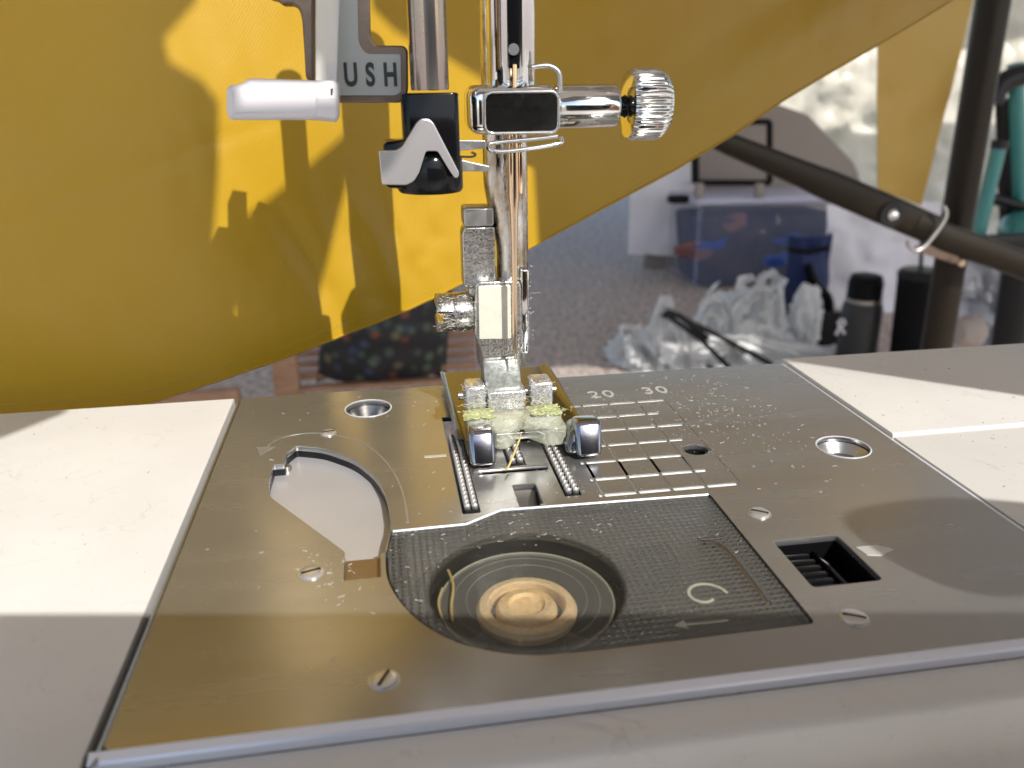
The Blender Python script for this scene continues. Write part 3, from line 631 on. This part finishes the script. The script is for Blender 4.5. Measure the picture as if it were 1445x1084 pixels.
fibres('grime', 260, ar_gr, grime_m, r=.05, lmin=.1, lmax=.6, seed=11, lab='brown grime along the front edge of the bed')

#================================================================ yellow cloth
edge = [(-90, 594), (0, 589), (120, 583), (190, 576), (221, 567), (310, 538), (396, 508), (432, 495), (554, 447), (615, 420), (680, 387), (745, 352), (800, 322), (860, 290), (950, 242), (1037, 190), (1100, 146), (1170, 104), (1236, 66), (1300, 28), (1370, -15), (1420, -60)]
def lerp_edge(x):
    for (a, b_), (c_, d) in zip(edge, edge[1:]):
        if a <= x <= c_:
            t = (x-a)/(c_-a); return b_+(d-b_)*t
    return edge[-1][1]
def cloth_y(x): return 166+max(0, (x-300)/1000)**1.6*110
def cloth(u, v):
    x = -90+1510*u; ye = lerp_edge(x); Y = cloth_y(x)
    lo = ony(x, ye, Y); zt = 128
    z = lo.z+(zt-lo.z)*v; X = lo.x
    k = math.exp(-((x-600)/110)**2)*math.exp(-((z-16)/20)**2)
    fold = .7*math.sin((X*1.0+z*.35)*.75)*k+1.6*fbm((X*.02, z*.02, 3), 2)+.25*fbm((X*.08, z*.06, 7), 2)
    fold += 1.6*math.exp(-((X+z*.45-(-6))/2.6)**2)*math.exp(-((z-14)/18)**2)-1.5*math.exp(-((X+z*.35-8)/2.2)**2)*math.exp(-((z-14)/12)**2)
    if x > 760: fold += 2.5*math.sin((z-X*.55)*.12)*min(1, v*3)*min(1, (x-760)/100)
    fold += .55*k*(1-2.2*abs(fbm((X*.16+z*.07, z*.09-X*.03, 11), 3)))
    fold += .22*fbm((X*.22, z*.07+X*.05, 17), 4)+.9*math.exp(-(((z-34)-(X+58)*.35+2*fbm((X*.06, 1, 2), 2))/1.1)**2)*(.3+.7*(x < 420))*.35
    return Vector((X, Y+fold*(.25+.75*min(1, max(0, (x-40)/80)))*min(1, .2+v*5), z))
yc = link('yellow_cloth', surf(cloth, 190, 90, .35), yellow, None, 60, base=(0, 170, 0))
tag(yc, 'large yellow satin cloth hanging behind the sewing machine with sunlit patches', 'cloth')
hem = [cloth(i/190, 0)+Vector((0, -.3, .1)) for i in range(191)]
link('hem', tube([cloth(i/190, 0)+Vector((0, -.15, .35)) for i in range(191)], .55, 8, flat=.5), yellow, yc, 60)
link('hem_stitching', tube([cloth(i/190, .012)+Vector((0, -.32, 1.2)) for i in range(191)], .09, 5), yellow2, yc, 60)
def patch(c4, Y, nu=30, nv=30, amp=10, fr=.01, thick=2, dY=0, seed=0, ridge=False):
    """hanging sheet between four corners (top-left, top-right, bottom-right, bottom-left)"""
    a, b_, c_, d = [ony(*p, Y+ (dY if i in (1, 2) else 0)) for i, p in enumerate(c4)]
    def f(u, v):
        p = (a*(1-u)+b_*u)*(1-v)+(d*(1-u)+c_*u)*v
        k = fbm((p.x*fr+seed, p.z*fr, seed), 4)
        if ridge: k = abs(k)*2
        return p+Vector((k*amp*.3, k*amp, k*amp*.2))
    return surf(f, nu, nv, thick)
y2 = link('yellow_curtain', patch([(1236, -60), (1385, -60), (1300, 292), (1240, 268)], 950, 30, 40, 9, .006, 1.5, 20), yellow2, None, 60, base=(540, 950, 0))
tag(y2, 'narrow yellow cloth panel hanging behind the folding table leg', 'cloth')

#================================================================ folding leg frame
pole_m = mat('bronze_tube', (.018, .013, .008), .6, .38, bump=.2, bscale=.3, rvar=.15)
lg = thing('folding_leg_frame', tuple(ony(1325, 500, 650).xy)+(GZ,), 'dark bronze folding leg frame with a rivet and wire latch, right of the needle', 'table frame')
p0, p1 = ony(1408, -40, 650), ony(1320, 500, 650); d = (p1-p0).normalized()
link('pole', tube([p0-d*120, p0, p1, p1+d*((p1.z-GZ)/-d.z-2)], 13.2, 28), pole_m, lg, 60)
a, b_ = ony(985, 178, 615), ony(1330, 335, 615)
def flatbar(pts, w, t, mt, nm, par, n=16):
    out = []
    pts = [Vector(p) for p in pts]; bm = bmesh.new(); rings = []
    for i, p in enumerate(pts):
        tg = (pts[min(i+1, len(pts)-1)]-pts[max(i-1, 0)]).normalized(); ax = Vector((0, 1, 0)); s_ = tg.cross(ax).normalized()
        ww = w[i] if isinstance(w, list) else w; tt_ = t[i] if isinstance(t, list) else t
        rings.append([bm.verts.new(p+s_*ww*math.copysign(abs(math.cos(2*math.pi*k/n))**.6, math.cos(2*math.pi*k/n))+ax*tt_*math.copysign(abs(math.sin(2*math.pi*k/n))**.6, math.sin(2*math.pi*k/n))) for k in range(n)])
    for r0, r1 in zip(rings, rings[1:]):
        for k in range(n): bm.faces.new((r0[k], r0[(k+1) % n], r1[(k+1) % n], r1[k]))
    bm.faces.new(rings[0]); bm.faces.new(rings[-1][::-1])
    return link(nm, bm2me(bm), mt, par, 60)
bar = [ony(x, y, 615) for x, y in ((950, 165), (1030, 204), (1130, 245), (1170, 262), (1240, 292), (1320, 326))]
flatbar(bar, [7.5, 8.2, 10.2, 11.8, 12.2, 12], [8, 8, 8, 6, 6, 6], pole_m, 'brace', lg)
bar2 = [ony(x, y, 618) for x, y in ((1285, 312), (1330, 334), (1400, 358), (1480, 388))]
flatbar(bar2, [10.5, 11.5, 11.5, 11.5], [10, 11, 11, 11], pole_m, 'brace', lg)
p = ony(1258, 303, 608)
link('rivet', lathe([(10.5, 1.5), (10.5, -.5), (9.5, -1.5)], p, 'Y', 28), black_g, lg)
link('rivet', lathe([(4.5, -1.4), (4.5, -3), (3, -5), (1, -5.6)], p, 'Y', 20), chrome, lg)
p = ony(1356, 371, 604)
link('rivet', lathe([(3, 0), (3, -2), (1.5, -3.2)], p, 'Y', 16), coppery, lg)
lp = [ony(x, y, 600) for x, y in ((1331, 291), (1335, 300), (1332, 312), (1318, 332), (1304, 348), (1292, 354), (1283, 348), (1281, 340))]
link('wire_latch', tube(smooth_path(lp, 5), 1.7, 10), steel, lg, 60)
link('brace_plate', slab([rounded([(p.x, p.z) for p in (ony(x, y, 612) for x, y in ((1285, 352), (1345, 372), (1362, 372), (1330, 340)))], 2)], 612, 616, .4, 'Y'), brownmet, lg)

#================================================================ background things
crump_m = mat('pearly_wrap', (.92, .89, .80), rough=.3, bump=1, bscale=.012, bdet=3, var=.25, vscale=.008, trans=.5)
bdm = link('pearly_sheet', patch([(1010, -60), (1500, -60), (1500, 420), (1010, 420)], 3900, 60, 60, 60, .0035, 6, ridge=True, seed=4), crump_m, None, 60, base=(2000, 3900, -200))
tag(bdm, 'crumpled pearly cream plastic sheet hanging at the back right', 'sheet')
beige = mat('beige_card', (.34, .29, .26), rough=.8, var=.1, vscale=.002)
bb = link('beige_board', slab([rounded([(p.x, p.z) for p in (ony(x, y, 3600) for x, y in ((930, 110), (1100, 148), (1140, 162), (1205, 230), (1230, 300), (1230, 480), (900, 480)))], 20)], 3600, 3625, 2, 'Y'), beige, None, base=(1800, 3600, GZ))
tag(bb, 'dull beige cardboard standing behind the storage tub', 'cardboard')
lilac = mat('white_sheet', (.86, .84, .90), rough=.7, bump=.5, bscale=.02, trans=.2)
ws = link('hanging_sheet', patch([(893, 150), (990, 150), (980, 362), (886, 360)], 3450, 24, 24, 25, .004, 3, seed=2), lilac, None, 60, base=(1200, 3450, -400))
tag(ws, 'white sheet draped left of the clear storage tub', 'sheet')
ws = link('hanging_sheet', patch([(1166, 288), (1330, 288), (1325, 445), (1163, 434)], 2700, 24, 24, 40, .006, 3, seed=8), lilac, None, 60, base=(1700, 2700, -500))
tag(ws, 'white plastic sheet hanging above the flask and black tumbler', 'sheet')
frm = mat('black_frame', (.004, .004, .005), rough=.5, spec=.12)
fr = thing('picture_frame', tuple(ony(1030, 258, 3350)), 'empty thin black frame standing above the storage tub', 'frame')
fo = [(p.x, p.z) for p in (ony(x, y, 3350) for x, y in ((981, 172), (1086, 172), (1086, 258), (981, 258)))]
for nme, (i, j), w_ in (('frame_bar', (0, 1), 12), ('frame_bar', (1, 2), 12), ('frame_bar', (2, 3), 13), ('frame_bar', (3, 0), 17)):
    A, B = Vector((fo[i][0], 3350, fo[i][1])), Vector((fo[j][0], 3350, fo[j][1]))
    flatbar([A, B], w_, 12, frm, nme, fr, 8)
# storage tub
A = onz(978, 409, GZ); Bk = onz(940, 388, GZ); dv = (Bk-A); dv.z = 0; wv_ = Vector((-dv.y, dv.x, 0)).normalized()*-1
if wv_.x < 0: wv_ = -wv_
ux = Vector((1, -.06, 0)).normalized(); 
tubm = mat('frosted_tub', (.55, .60, .85), rough=.25, alpha=.16)
lidm = mat('lilac_lid', (.62, .62, .76), rough=.4, alpha=.8)
redcl = mat('faded_red_cloth', (.22, .10, .10), rough=.9)
bluecl = mat('blue_cloth', (.015, .07, .34), rough=.9)
stuffm = mat('dark_blue_cloth', (.006, .012, .05), rough=.8, col2=(.05, .045, .06), vscale=.012, bump=.8, bscale=.02)
H = 345
def ring(off, z, grow):
    c_ = [A, A+ux*620, A+ux*620+dv, A+dv]; ctr = (c_[0]+c_[2])/2
    return [Vector((*(ctr+(p-ctr)*grow).xy, z)) for p in c_]
tbx = thing('storage_tub', tuple((A+ux*300).xy)+(GZ,), 'clear plastic storage tub filled with dark blue cloth on the carpet', 'storage tub')
link('tub_wall', hexa(ring(0, GZ+2, .94), ring(0, GZ+H, 1.03), 18, 3), tubm, tbx, 50)
link('lid', hexa(ring(0, GZ+H-2, 1.06), ring(0, GZ+H+26, 1.05), 7, 2), lidm, tbx, 50)
rg0 = ring(0, 0, .86); rg1 = ring(0, 0, .95)
for k_, (u_, v_, c_) in enumerate(((.04, .5, 'p'), (.3, .8, 'p'), (.45, .7, 'w'), (.55, .82, 'w'), (.15, .55, 'b'), (.7, .6, 'b'), (.6, .35, 'b'))):
    q = A+ux*620*u_+Vector((0, 25, GZ+H*v_-A.z-10)); mt_ = {'p': redcl, 'w': beige, 'b': bluecl}[c_]
    bm = bmesh.new(); bmesh.ops.create_icosphere(bm, subdivisions=3, radius=1)
    for v in bm.verts:
        k = 1+.5*fbm(v.co*1.5+Vector((k_, 0, 0)), 3); v.co = Vector((q.x+v.co.x*k*(90 if c_ != 'w' else 18), q.y+v.co.y*20*k, q.z+v.co.z*k*(34 if c_ != 'w' else 20)))
    link('folded_garment', bm2me(bm), mt_, tbx, 60)
for cc in ring(0, 0, .98)[:2]+ring(0, 0, .98)[3:]:
    link('corner_post', tube([Vector((cc.x, cc.y, GZ+10)), Vector((cc.x, cc.y, GZ+H-8))], 6, 10), tubm, tbx, 60)
link('folded_clothes', hexa([Vector((*p.xy, GZ+8)) for p in rg0], [Vector((*p.xy, GZ+H-50)) for p in rg1], 20, 3), stuffm, tbx, 50)
hp = ony(952, 278, A.y+60)
link('handle', box(hp.x-45, hp.x+35, hp.y-80, hp.y-30, hp.z-16, hp.z+14, 8), frm, tbx)
for x in (987, 1072):
    q = ony(x, 268, A.y-20); link('clip', box(q.x-18, q.x+14, q.y-15, q.y+15, q.z-30, q.z+26, 5), beige, tbx)
# blue box
bluem = mat('blue_plastic', (.006, .018, .10), rough=.6, var=.4, vscale=.006)
bq = [ony(x, y, 2560) for x, y in ((1112, 332), (1172, 328), (1160, 520), (1102, 520))]
bl = thing('blue_bag', (bq[2].x, 2560, GZ), 'deep blue bag with a dark strap between tub and white sheet', 'bag')
def blue(u, v):
    p = (bq[0]*(1-u)+bq[1]*u)*(1-v)+(bq[3]*(1-u)+bq[2]*u)*v; return p+Vector((0, -60*math.sin(u*math.pi)**.5+14*fbm((u*3, v*4, 2)), 0))
link('body', surf(blue, 20, 24, 8), bluem, bl, 60)
link('strap', tube([ony(x, y, 2480) for x, y in ((1112, 352), (1140, 356), (1168, 350))], 9, 8), frm, bl)
link('strap', tube(smooth_path([ony(x, y, 2475) for x, y in ((1140, 375), (1150, 400), (1168, 420), (1170, 440))]), 16, 8), frm, bl)
# dark bag behind bottle
dk = link('dark_case', hexa([ony(x, 560, yy) for x, yy in ((1090, 2350), (1182, 2350), (1200, 2600), (1110, 2600))], [ony(x, 440, yy) for x, yy in ((1105, 2350), (1190, 2350), (1210, 2600), (1120, 2600))], 12), frm, None, base=(1150, 2400, GZ))
tag(dk, 'low black case in shadow behind the grey flask', 'case')

# bottle with white emblem
bc = ony(1207, 505, 2000); bs = thing('water_flask', (bc.x, 2000, GZ), 'dark grey water flask with black lid and small white emblem', 'flask')
gry = mat('flask_grey', (.02, .02, .023), rough=.5)
link('body', lathe([(50, GZ), (53, GZ+8), (53, GZ+235), (47, GZ+255)], (bc.x, 2000, 0), n=36), gry, bs)
link('neck_band', lathe([(47.5, GZ+255), (48, GZ+264)], (bc.x, 2000, 0), n=36), steel, bs)
link('lid', lathe([(45, GZ+264), (45, GZ+310), (41, GZ+314), (41, GZ+324), (34, GZ+327)], (bc.x, 2000, 0), n=36), frm, bs)
e0 = ony(1187, 462, 1950)
link('emblem', join([tube([e0+Vector((a_, 0, b2)) for a_, b2 in ((-3, 22), (-10, 12), (-4, 2), (-12, -20))], 4, 6), tube([e0+Vector((a_, 0, b2)) for a_, b2 in ((2, 22), (10, 12), (-2, 0), (12, -18))], 4, 6)]), lilac, bs)
# tumbler with straw
tcx = ony(1280, 505, 1900); tu = thing('tumbler', (tcx.x, 1900, GZ), 'matte black tumbler with a straw standing beside the bronze pole', 'tumbler')
link('body', lathe([(36, GZ), (40, GZ+10), (54, GZ+330), (54, GZ+338)], (tcx.x, 1900, 0), n=36), frm, tu)
link('lid', lathe([(56, GZ+338), (56, GZ+352), (48, GZ+360), (20, GZ+364)], (tcx.x, 1900, 0), n=36), black_g, tu)
link('straw', tube([Vector((tcx.x, 1900, GZ+340)), ony(1301, 330, 1880)], 5, 10), gry, tu)

# crumpled white bags
bagm = mat('white_film', (.95, .95, .95), rough=.28, bump=.8, bscale=.02, bdet=4, trans=.4, var=.2, vscale=.012)
def crumple(cx, cyy, sx, sy_, sz, seed, name='plastic_bag', lab='', ico=5, px=None):
    bm = bmesh.new(); bmesh.ops.create_icosphere(bm, subdivisions=ico, radius=1)
    for v in bm.verts:
        p = v.co.copy(); k = 1+.7*fbm((p.x*1.2+seed, p.y*1.2, p.z*1.2+seed), 5)-.55*abs(fbm((p.x*1.7, p.y*1.7+seed, p.z*1.7), 4))+.1*(1-abs(fbm((p.x*2.2, p.y*2.2+seed, p.z*2.2+9), 5))*3)*.5
        v.co = Vector((cx+p.x*k*sx, cyy+p.y*k*sy_, GZ+max(0, p.z*k*sz*1.0+sz*.5)))
    o = link(name, bm2me(bm), bagm, None, 60, base=(cx, cyy, GZ)); tag(o, lab, 'bag'); return o
def gp(x, y, Y): return ony(x, y, Y)
for i, (x, Y, sx, sz, lab) in enumerate(((905, 2330, 75, 60, 'crumpled white bag at the far left of the bag pile'), (965, 2280, 120, 85, 'white plastic bag under the black wires'), (1040, 2330, 110, 130, 'tall bunched white bag in the middle of the pile'),
                                        (1075, 2200, 150, 90, 'flattened white bag at the front of the pile'), (1130, 2300, 60, 130, 'small white crumpled ball beside the blue bag'))):
    q = ony(x, 500, Y); o = crumple(q.x, Y, sx, 120 if i != 4 else 50, sz, 3+i*5, lab=lab)
def loop(pts, Y, r, lab):
    o = link('bag_handle', tube(smooth_path([ony(x, y, Y+random.uniform(-15, 15)) for x, y in pts], 6), r, 8, flat=.35), bagm, None, 60, base=tuple(ony(*pts[0], Y))); return o
hpar = thing('bag_loops', tuple(ony(1060, 470, 2230)), 'looped white bag handles standing up from the pile', 'bag handles')
def hloop(pts, Y, r):
    P = smooth_path([ony(x, y, Y) for x, y in pts], 10); N_ = len(P)-1; sd = Y*.37+pts[0][0]
    def f(u, v):
        i = min(N_, int(u*N_+.5)); p = P[i]; t = (P[min(i+1, N_)]-P[max(i-1, 0)]).normalized(); sd_ = t.cross(Vector((0, 1, 0)))
        k = (v-.5)*2*r*(1.15+.7*fbm((u*4, sd, 1), 3)); return p+sd_*k+Vector((0, 12*math.sin(v*9+u*7+sd)+18*fbm((u*6, v*3, sd), 4), 0))+sd_*5*fbm((u*9, v*2, sd+5), 3)
    link('loop', surf(f, N_, 8, 1.2), bagm, hpar, 40)
hloop([(1045, 470), (1046, 440), (1040, 425), (1044, 402), (1055, 392), (1064, 396)], 2250, 11)
hloop([(1060, 478), (1068, 440), (1074, 400), (1088, 386), (1092, 394), (1090, 404)], 2240, 11)
hloop([(1052, 485), (1062, 450), (1080, 425), (1096, 410), (1098, 450), (1100, 480)], 2235, 19)
hloop([(1045, 480), (1040, 445), (1065, 415), (1080, 420), (1085, 480)], 2220, 17)
hloop([(990, 470), (992, 440), (1005, 422), (1020, 430), (1030, 470)], 2240, 15)
hloop([(1000, 475), (996, 450), (1012, 445), (1024, 470)], 2215, 14)
hloop([(925, 500), (917, 470), (925, 450), (935, 430), (950, 428)], 2220, 11)
hloop([(925, 488), (935, 460), (950, 455), (962, 480), (965, 500)], 2200, 12)
hloop([(890, 500), (884, 480), (880, 466), (892, 464), (900, 480)], 2200, 9)
hloop([(1040, 480), (1090, 488), (1150, 498), (1185, 492)], 2100, 15)
hloop([(985, 492), (1030, 480), (1080, 492), (1130, 505)], 2090, 15)
wp = thing('black_wires', tuple(ony(945, 445, 2080)), 'two stiff black wires crossing over the white bags', 'wire')
link('wire', tube([ony(x, y, 2060) for x, y in ((940, 442), (955, 445), (1010, 472), (1090, 515))], 7, 8), frm, wp)
link('wire', tube([ony(x, y, 2050) for x, y in ((940, 444), (960, 458), (990, 480), (1030, 520))], 7, 8), frm, wp)
link('wire', tube([ony(x, y, 2055) for x, y in ((935, 448), (942, 440), (960, 446), (998, 478))], 8, 8), frm, wp)

# right edge: teal machine, clear bag, brown thing
teal = mat('teal_paint', (.03, .20, .19), rough=.3, coat=.3)
tl = thing('teal_garden_tool', tuple(ony(1420, 330, 900).xy)+(GZ,), 'teal tubular stand with black straps at the right edge', 'stand')
link('tube', tube([ony(1410, 205, 900), ony(1380, 330, 900)], 8.5, 20), teal, tl, 60)
link('tube_end', tube([ony(1412, 198, 900), ony(1409, 210, 900)], 9.5, 20), black_g, tl)
link('tube', tube([ony(1433, 90, 930), ony(1441, 320, 930)], 9, 20), teal, tl, 60)
link('black_strap', tube(smooth_path([ony(x, y, 920) for x, y in ((1400, 145), (1412, 120), (1435, 108), (1470, 100))]), 12, 12), black_g, tl)
link('black_strap', tube([ony(1418, 140, 945), ony(1424, 320, 945)], 11, 12), black_g, tl)
link('black_strap', tube([ony(1400, 280, 925), ony(1470, 300, 925)], 7, 12), black_g, tl)
link('round_canister', lathe([(20, -26), (30, -20), (34, -4), (30, 10), (20, 18), (8, 20)], tuple(ony(1452, 322, 900)), 'Z', 36), teal, tl, 60)
link('black_strap', box(ony(1375, 330, 880).x, ony(1445, 330, 880).x, 870, 880, ony(1400, 345, 880).z-8, ony(1400, 330, 880).z, 3), black_g, tl)
link('black_post', tube([ony(1440, 370, 900), Vector((*ony(1452, 500, 900).xy, GZ))], 20, 20), black_g, tl)
cb = link('clear_bag', patch([(1345, 370), (1460, 370), (1470, 520), (1325, 520)], 1500, 40, 40, 60, .012, 3, seed=12, ridge=True), mat('clear_film', (.45, .46, .50), rough=.18, bump=1, bscale=.02, trans=.2), None, 60, base=(1000, 1500, GZ))
tag(cb, 'shiny crumpled translucent bag behind the bronze pole at right', 'bag')
q = ony(1368, 468, 1380); rb = link('brown_ball', lathe([(3, -32), (24, -26), (33, -6), (32, 10), (20, 26), (6, 31)], tuple(q), 'X', 28), beige, None, base=tuple(q))
tag(rb, 'dull brown rounded pot lying by the foot of the pole', 'pot')

# chair with the dark bag
wood = mat('brown_wood', (.34, .19, .11), rough=.5, bump=.3, bscale=.3, stretch=(1, 1, 6), var=.3, vscale=.05)
ch = thing('slatted_chair', tuple(ony(520, 550, 1200).xy)+(GZ,), 'brown slatted wooden chair under the dark patterned bag', 'chair')
def px_box(x0, y0, x1, y1, Y, d): 
    a = ony(x0, y1, Y); b_ = ony(x1, y0, Y); return box(a.x, b_.x, Y, Y+d, a.z, b_.z, 2)
link('upright', px_box(397, 492, 417, 640, 1190, 22), wood, ch)
link('seat_rail', px_box(418, 534, 660, 556, 1190, 20), wood, ch)
for k in range(7):
    y = 440+k*15.0; Y = 1560-k*55
    q = ony(418, y, Y); q2 = ony(672, y-3, Y); link('slat', box(q.x, q2.x, Y, Y+34, q.z-8, q.z+2, 2), wood, ch)
brz = link('brown_plank', px_box(215, 551, 335, 640, 1000, 20), wood, None, base=(-300, 1000, GZ)); tag(brz, 'dark brown board low behind the cloth, left of the chair', 'board')
pat = bpy.data.materials.new('floral_print'); pat.use_nodes = True
n = pat.node_tree.nodes; L = pat.node_tree.links; b = n['Principled BSDF']; b.inputs['Roughness'].default_value = .7
tc = n.new('ShaderNodeTexCoord'); vo = n.new('ShaderNodeTexVoronoi'); vo.inputs['Scale'].default_value = 48; L.new(tc.outputs['Object'], vo.inputs[0])
r1 = n.new('ShaderNodeValToRGB'); r1.color_ramp.elements[0].position = .0; r1.color_ramp.elements[0].color = (.8, .8, .8, 1); r1.color_ramp.elements[1].position = .5; r1.color_ramp.elements[1].color = (0, 0, 0, 1)
L.new(vo.outputs['Distance'], r1.inputs[0])
r2 = n.new('ShaderNodeValToRGB'); r2.color_ramp.interpolation = 'CONSTANT'; cols = [(.06, .10, .08), (.24, .07, .03), (.04, .06, .12), (.18, .16, .08), (.10, .15, .10)]
e = r2.color_ramp.elements; e[0].color = (*cols[0], 1); e[1].position = .8; e[1].color = (*cols[4], 1)
for k_ in range(1, 4): x = e.new(.2*k_); x.color = (*cols[k_], 1)
sx_ = n.new('ShaderNodeSeparateColor'); L.new(vo.outputs['Color'], sx_.inputs[0]); L.new(sx_.outputs[0], r2.inputs[0])
mxx = n.new('ShaderNodeMix'); mxx.data_type = 'RGBA'; mxx.inputs[6].default_value = (.008, .008, .010, 1)
L.new(r1.outputs[0], mxx.inputs[0]); L.new(r2.outputs[0], mxx.inputs[7]); L.new(mxx.outputs[2], b.inputs[0])
bgp = [ony(x, y, 1230) for x, y in ((470, 380), (640, 380), (628, 536), (446, 541))]
def bagf(u, v):
    p = (bgp[0]*(1-u)+bgp[1]*u)*(1-v)+(bgp[3]*(1-u)+bgp[2]*u)*v
    k = math.sin(max(0, min(1, u))*math.pi)**.5; kk = math.sin(max(0, min(1, v*.9+.1))*math.pi)**.35
    p = p+Vector(((.5-u)*60*max(0, v-.7)**2*8*.3, 0, 26*max(0, abs(u-.5)*2-.45)**2*max(0, v-.5)*4))
    return p+Vector((0, -45*k*kk+6*fbm((u*5, v*5, 1)), 0))
def bagb(u, v):
    p = (bgp[0]*(1-u)+bgp[1]*u)*(1-v)+(bgp[3]*(1-u)+bgp[2]*u)*v; return p+Vector((0, 45*math.sin(u*math.pi)**.5, 0))
dbag = link('patterned_bag', join([surf(bagf, 28, 24, 1), surf(bagb, 28, 24, 1)]), pat, None, 60, base=(0, 1230, -380))
tag(dbag, 'black bag with muted floral print resting on the slatted chair', 'bag')

#================================================================ off-frame: phone that takes the picture, unseen roof added to shade the background
ph = thing('phone', (0, -5, 40), 'black phone held in front of the machine, taking the picture', 'phone')
M_ = Matrix((RR, UU, -FW)).transposed().to_4x4(); M_.translation = Vector((0, 0, CAMZ))
me = box(-20, 132, -62, 12.3, 1.5, 9.5, 2.5, 3); me.transform(M_); link('body', me, phone_m, ph, 50)
cn = thing('shade_roof', (0, 2500, GZ), 'added unseen roof sheet that shades the background', 'shade_roof')
link('roof', slab([[(-5000, -900), (5500, -900), (5500, 4150), (-5000, 4150)], [(1400, -190), (1980, -230), (1960, -110), (1640, -60), (1400, -60)], [(2500, 2230), (4300, 2230), (4300, 2720), (2500, 2720)]], 1200, 1206), shade_roof_m, cn)  # openings cut to drop sun patches on the carpet and back sheet
for x in (-4800, 5300):
    for y in (-860, 4100): link('post', box(x-20, x+20, y-20, y+20, GZ, 1200), steel, cn)

# an unseen card added above the phone: its notched edge shapes the sun patches on the cloth
def up_sun(p, Y=-13):
    t = (Y-p.y)/SD.y; q = p+SD*t; return (q.x, q.z)
def on_cloth(pts): return [up_sun(ony(x, y, cloth_y(max(-90, min(1420, x))))) for x, y in pts]
sh = thing('shade_card', (60, -13, 170), 'added unseen grey card, cut to shape sun patches on the cloth', 'card')
left = on_cloth([(-260, -260), (290, -260), (278, 0), (230, 60), (238, 95), (285, 118), (308, 145), (308, 240), (300, 345), (405, 257), (480, 192), (535, 140), (530, 160), (495, 240), (472, 330), (455, 400), (430, 480), (400, 530), (300, 565), (110, 592)])
left += [up_sun(Vector(p)) for p in ((-57, 147, 0), (-64, 137, 0), (-85, 128, 0), (-160, 110, 0))]
right = on_cloth([(528, -260), (532, -5), (565, 30), (625, 68), (680, 105), (750, 180), (760, 345)])
right += [up_sun(Vector(p)) for p in ((60, 160, 2), (82.4, 147, 0), (112, 123, 0), (180, 110, 0), (400, 60, 0))]+on_cloth([(1700, -260)])
hole = [up_sun(Vector(p)) for p in ((-16, 109, 50.6), (-4.6, 109, 50.7), (-4.6, 110, 60), (-5.8, 110, 60), (-5.8, 109, 53.9), (-16, 109, 53.9))]  # slot cut so sun reaches the white lever
link('card', slab([left, hole], -14, -13, 0, 'Y'), card_m, sh); link('card', slab([right], -14, -13, 0, 'Y'), card_m, sh)

def ar_gl(rn):
    x = rn.choice((13.4, 24.4))+rn.gauss(0, 1.5); return x, 119.6+rn.gauss(0, 1.1), 5.25
fibres('green_lint', 170, ar_gl, lintg, r=.03, lmin=.3, lmax=1.6, seed=21, curl=.9, lab='yellow green lint stuck on top of the presser foot')
def ar_fl2(rn): return rn.uniform(12, 26), rn.choice((121.6, 118.2, 113))+rn.gauss(0, .4), rn.uniform(2.3, 8)
fibres('foot_fuzz', 160, ar_fl2, lint_m, r=.011, lmin=.6, lmax=3.2, seed=31, curl=.6, seg=8, lift=.8, lab='thin white fluff over the hinge of the presser foot')

# the hand that holds the phone
def skin_hand():
    V = []; Eg = []; Rd = []
    def add(p, r, par=None):
        V.append(p); Rd.append(r)
        if par is not None: Eg.append((par, len(V)-1))
        return len(V)-1
    wr = add((182, -60, -25), 24); pm = add((166, -42, 8), 26, wr); p2 = add((152, -34, 34), 22, pm)
    for chain in (((146, -26, 56), (133, -15, 70), (114, -12, 76), (95, -12, 75)),
                  ((150, -22, 36), (143, -4, 40), (136, 3, 38), (122, 4, 36)),
                  ((156, -20, 18), (148, -2, 20), (140, 3, 19), (127, 4, 18)),
                  ((162, -18, 2), (153, 0, 2), (145, 4, 1), (134, 5, 0))):
        q = p2 if chain[0][2] > 30 else pm
        for k, c_ in enumerate(chain): q = add(c_, (9.5, 8.8, 8.2, 7.2)[k], q)
    q = pm
    for k, c_ in enumerate(((150, -50, 0), (134, -44, 14), (120, -34, 24))): q = add(c_, (12, 10, 8.5)[k], q)
    me = bpy.data.meshes.new('hand'); me.from_pydata([Vector(v) for v in V], Eg, []); o = bpy.data.objects.new('h', me); COL.objects.link(o)
    md = o.modifiers.new('s', 'SKIN'); md.use_smooth_shade = True
    for i, r in enumerate(Rd): me.skin_vertices[0].data[i].radius = (r, r*.9)
    me.skin_vertices[0].data[0].use_root = True
    o.modifiers.new('u', 'SUBSURF').levels = 2
    dg = bpy.context.evaluated_depsgraph_get(); dg.update(); out = bpy.data.meshes.new_from_object(o.evaluated_get(dg)); bpy.data.objects.remove(o); return out
hm = skin_hand()
hd_ = link('person', hm, skin, None, 180, base=(166, -42, 0)); tag(hd_, 'hand of the person holding the phone, outside the picture', 'person')
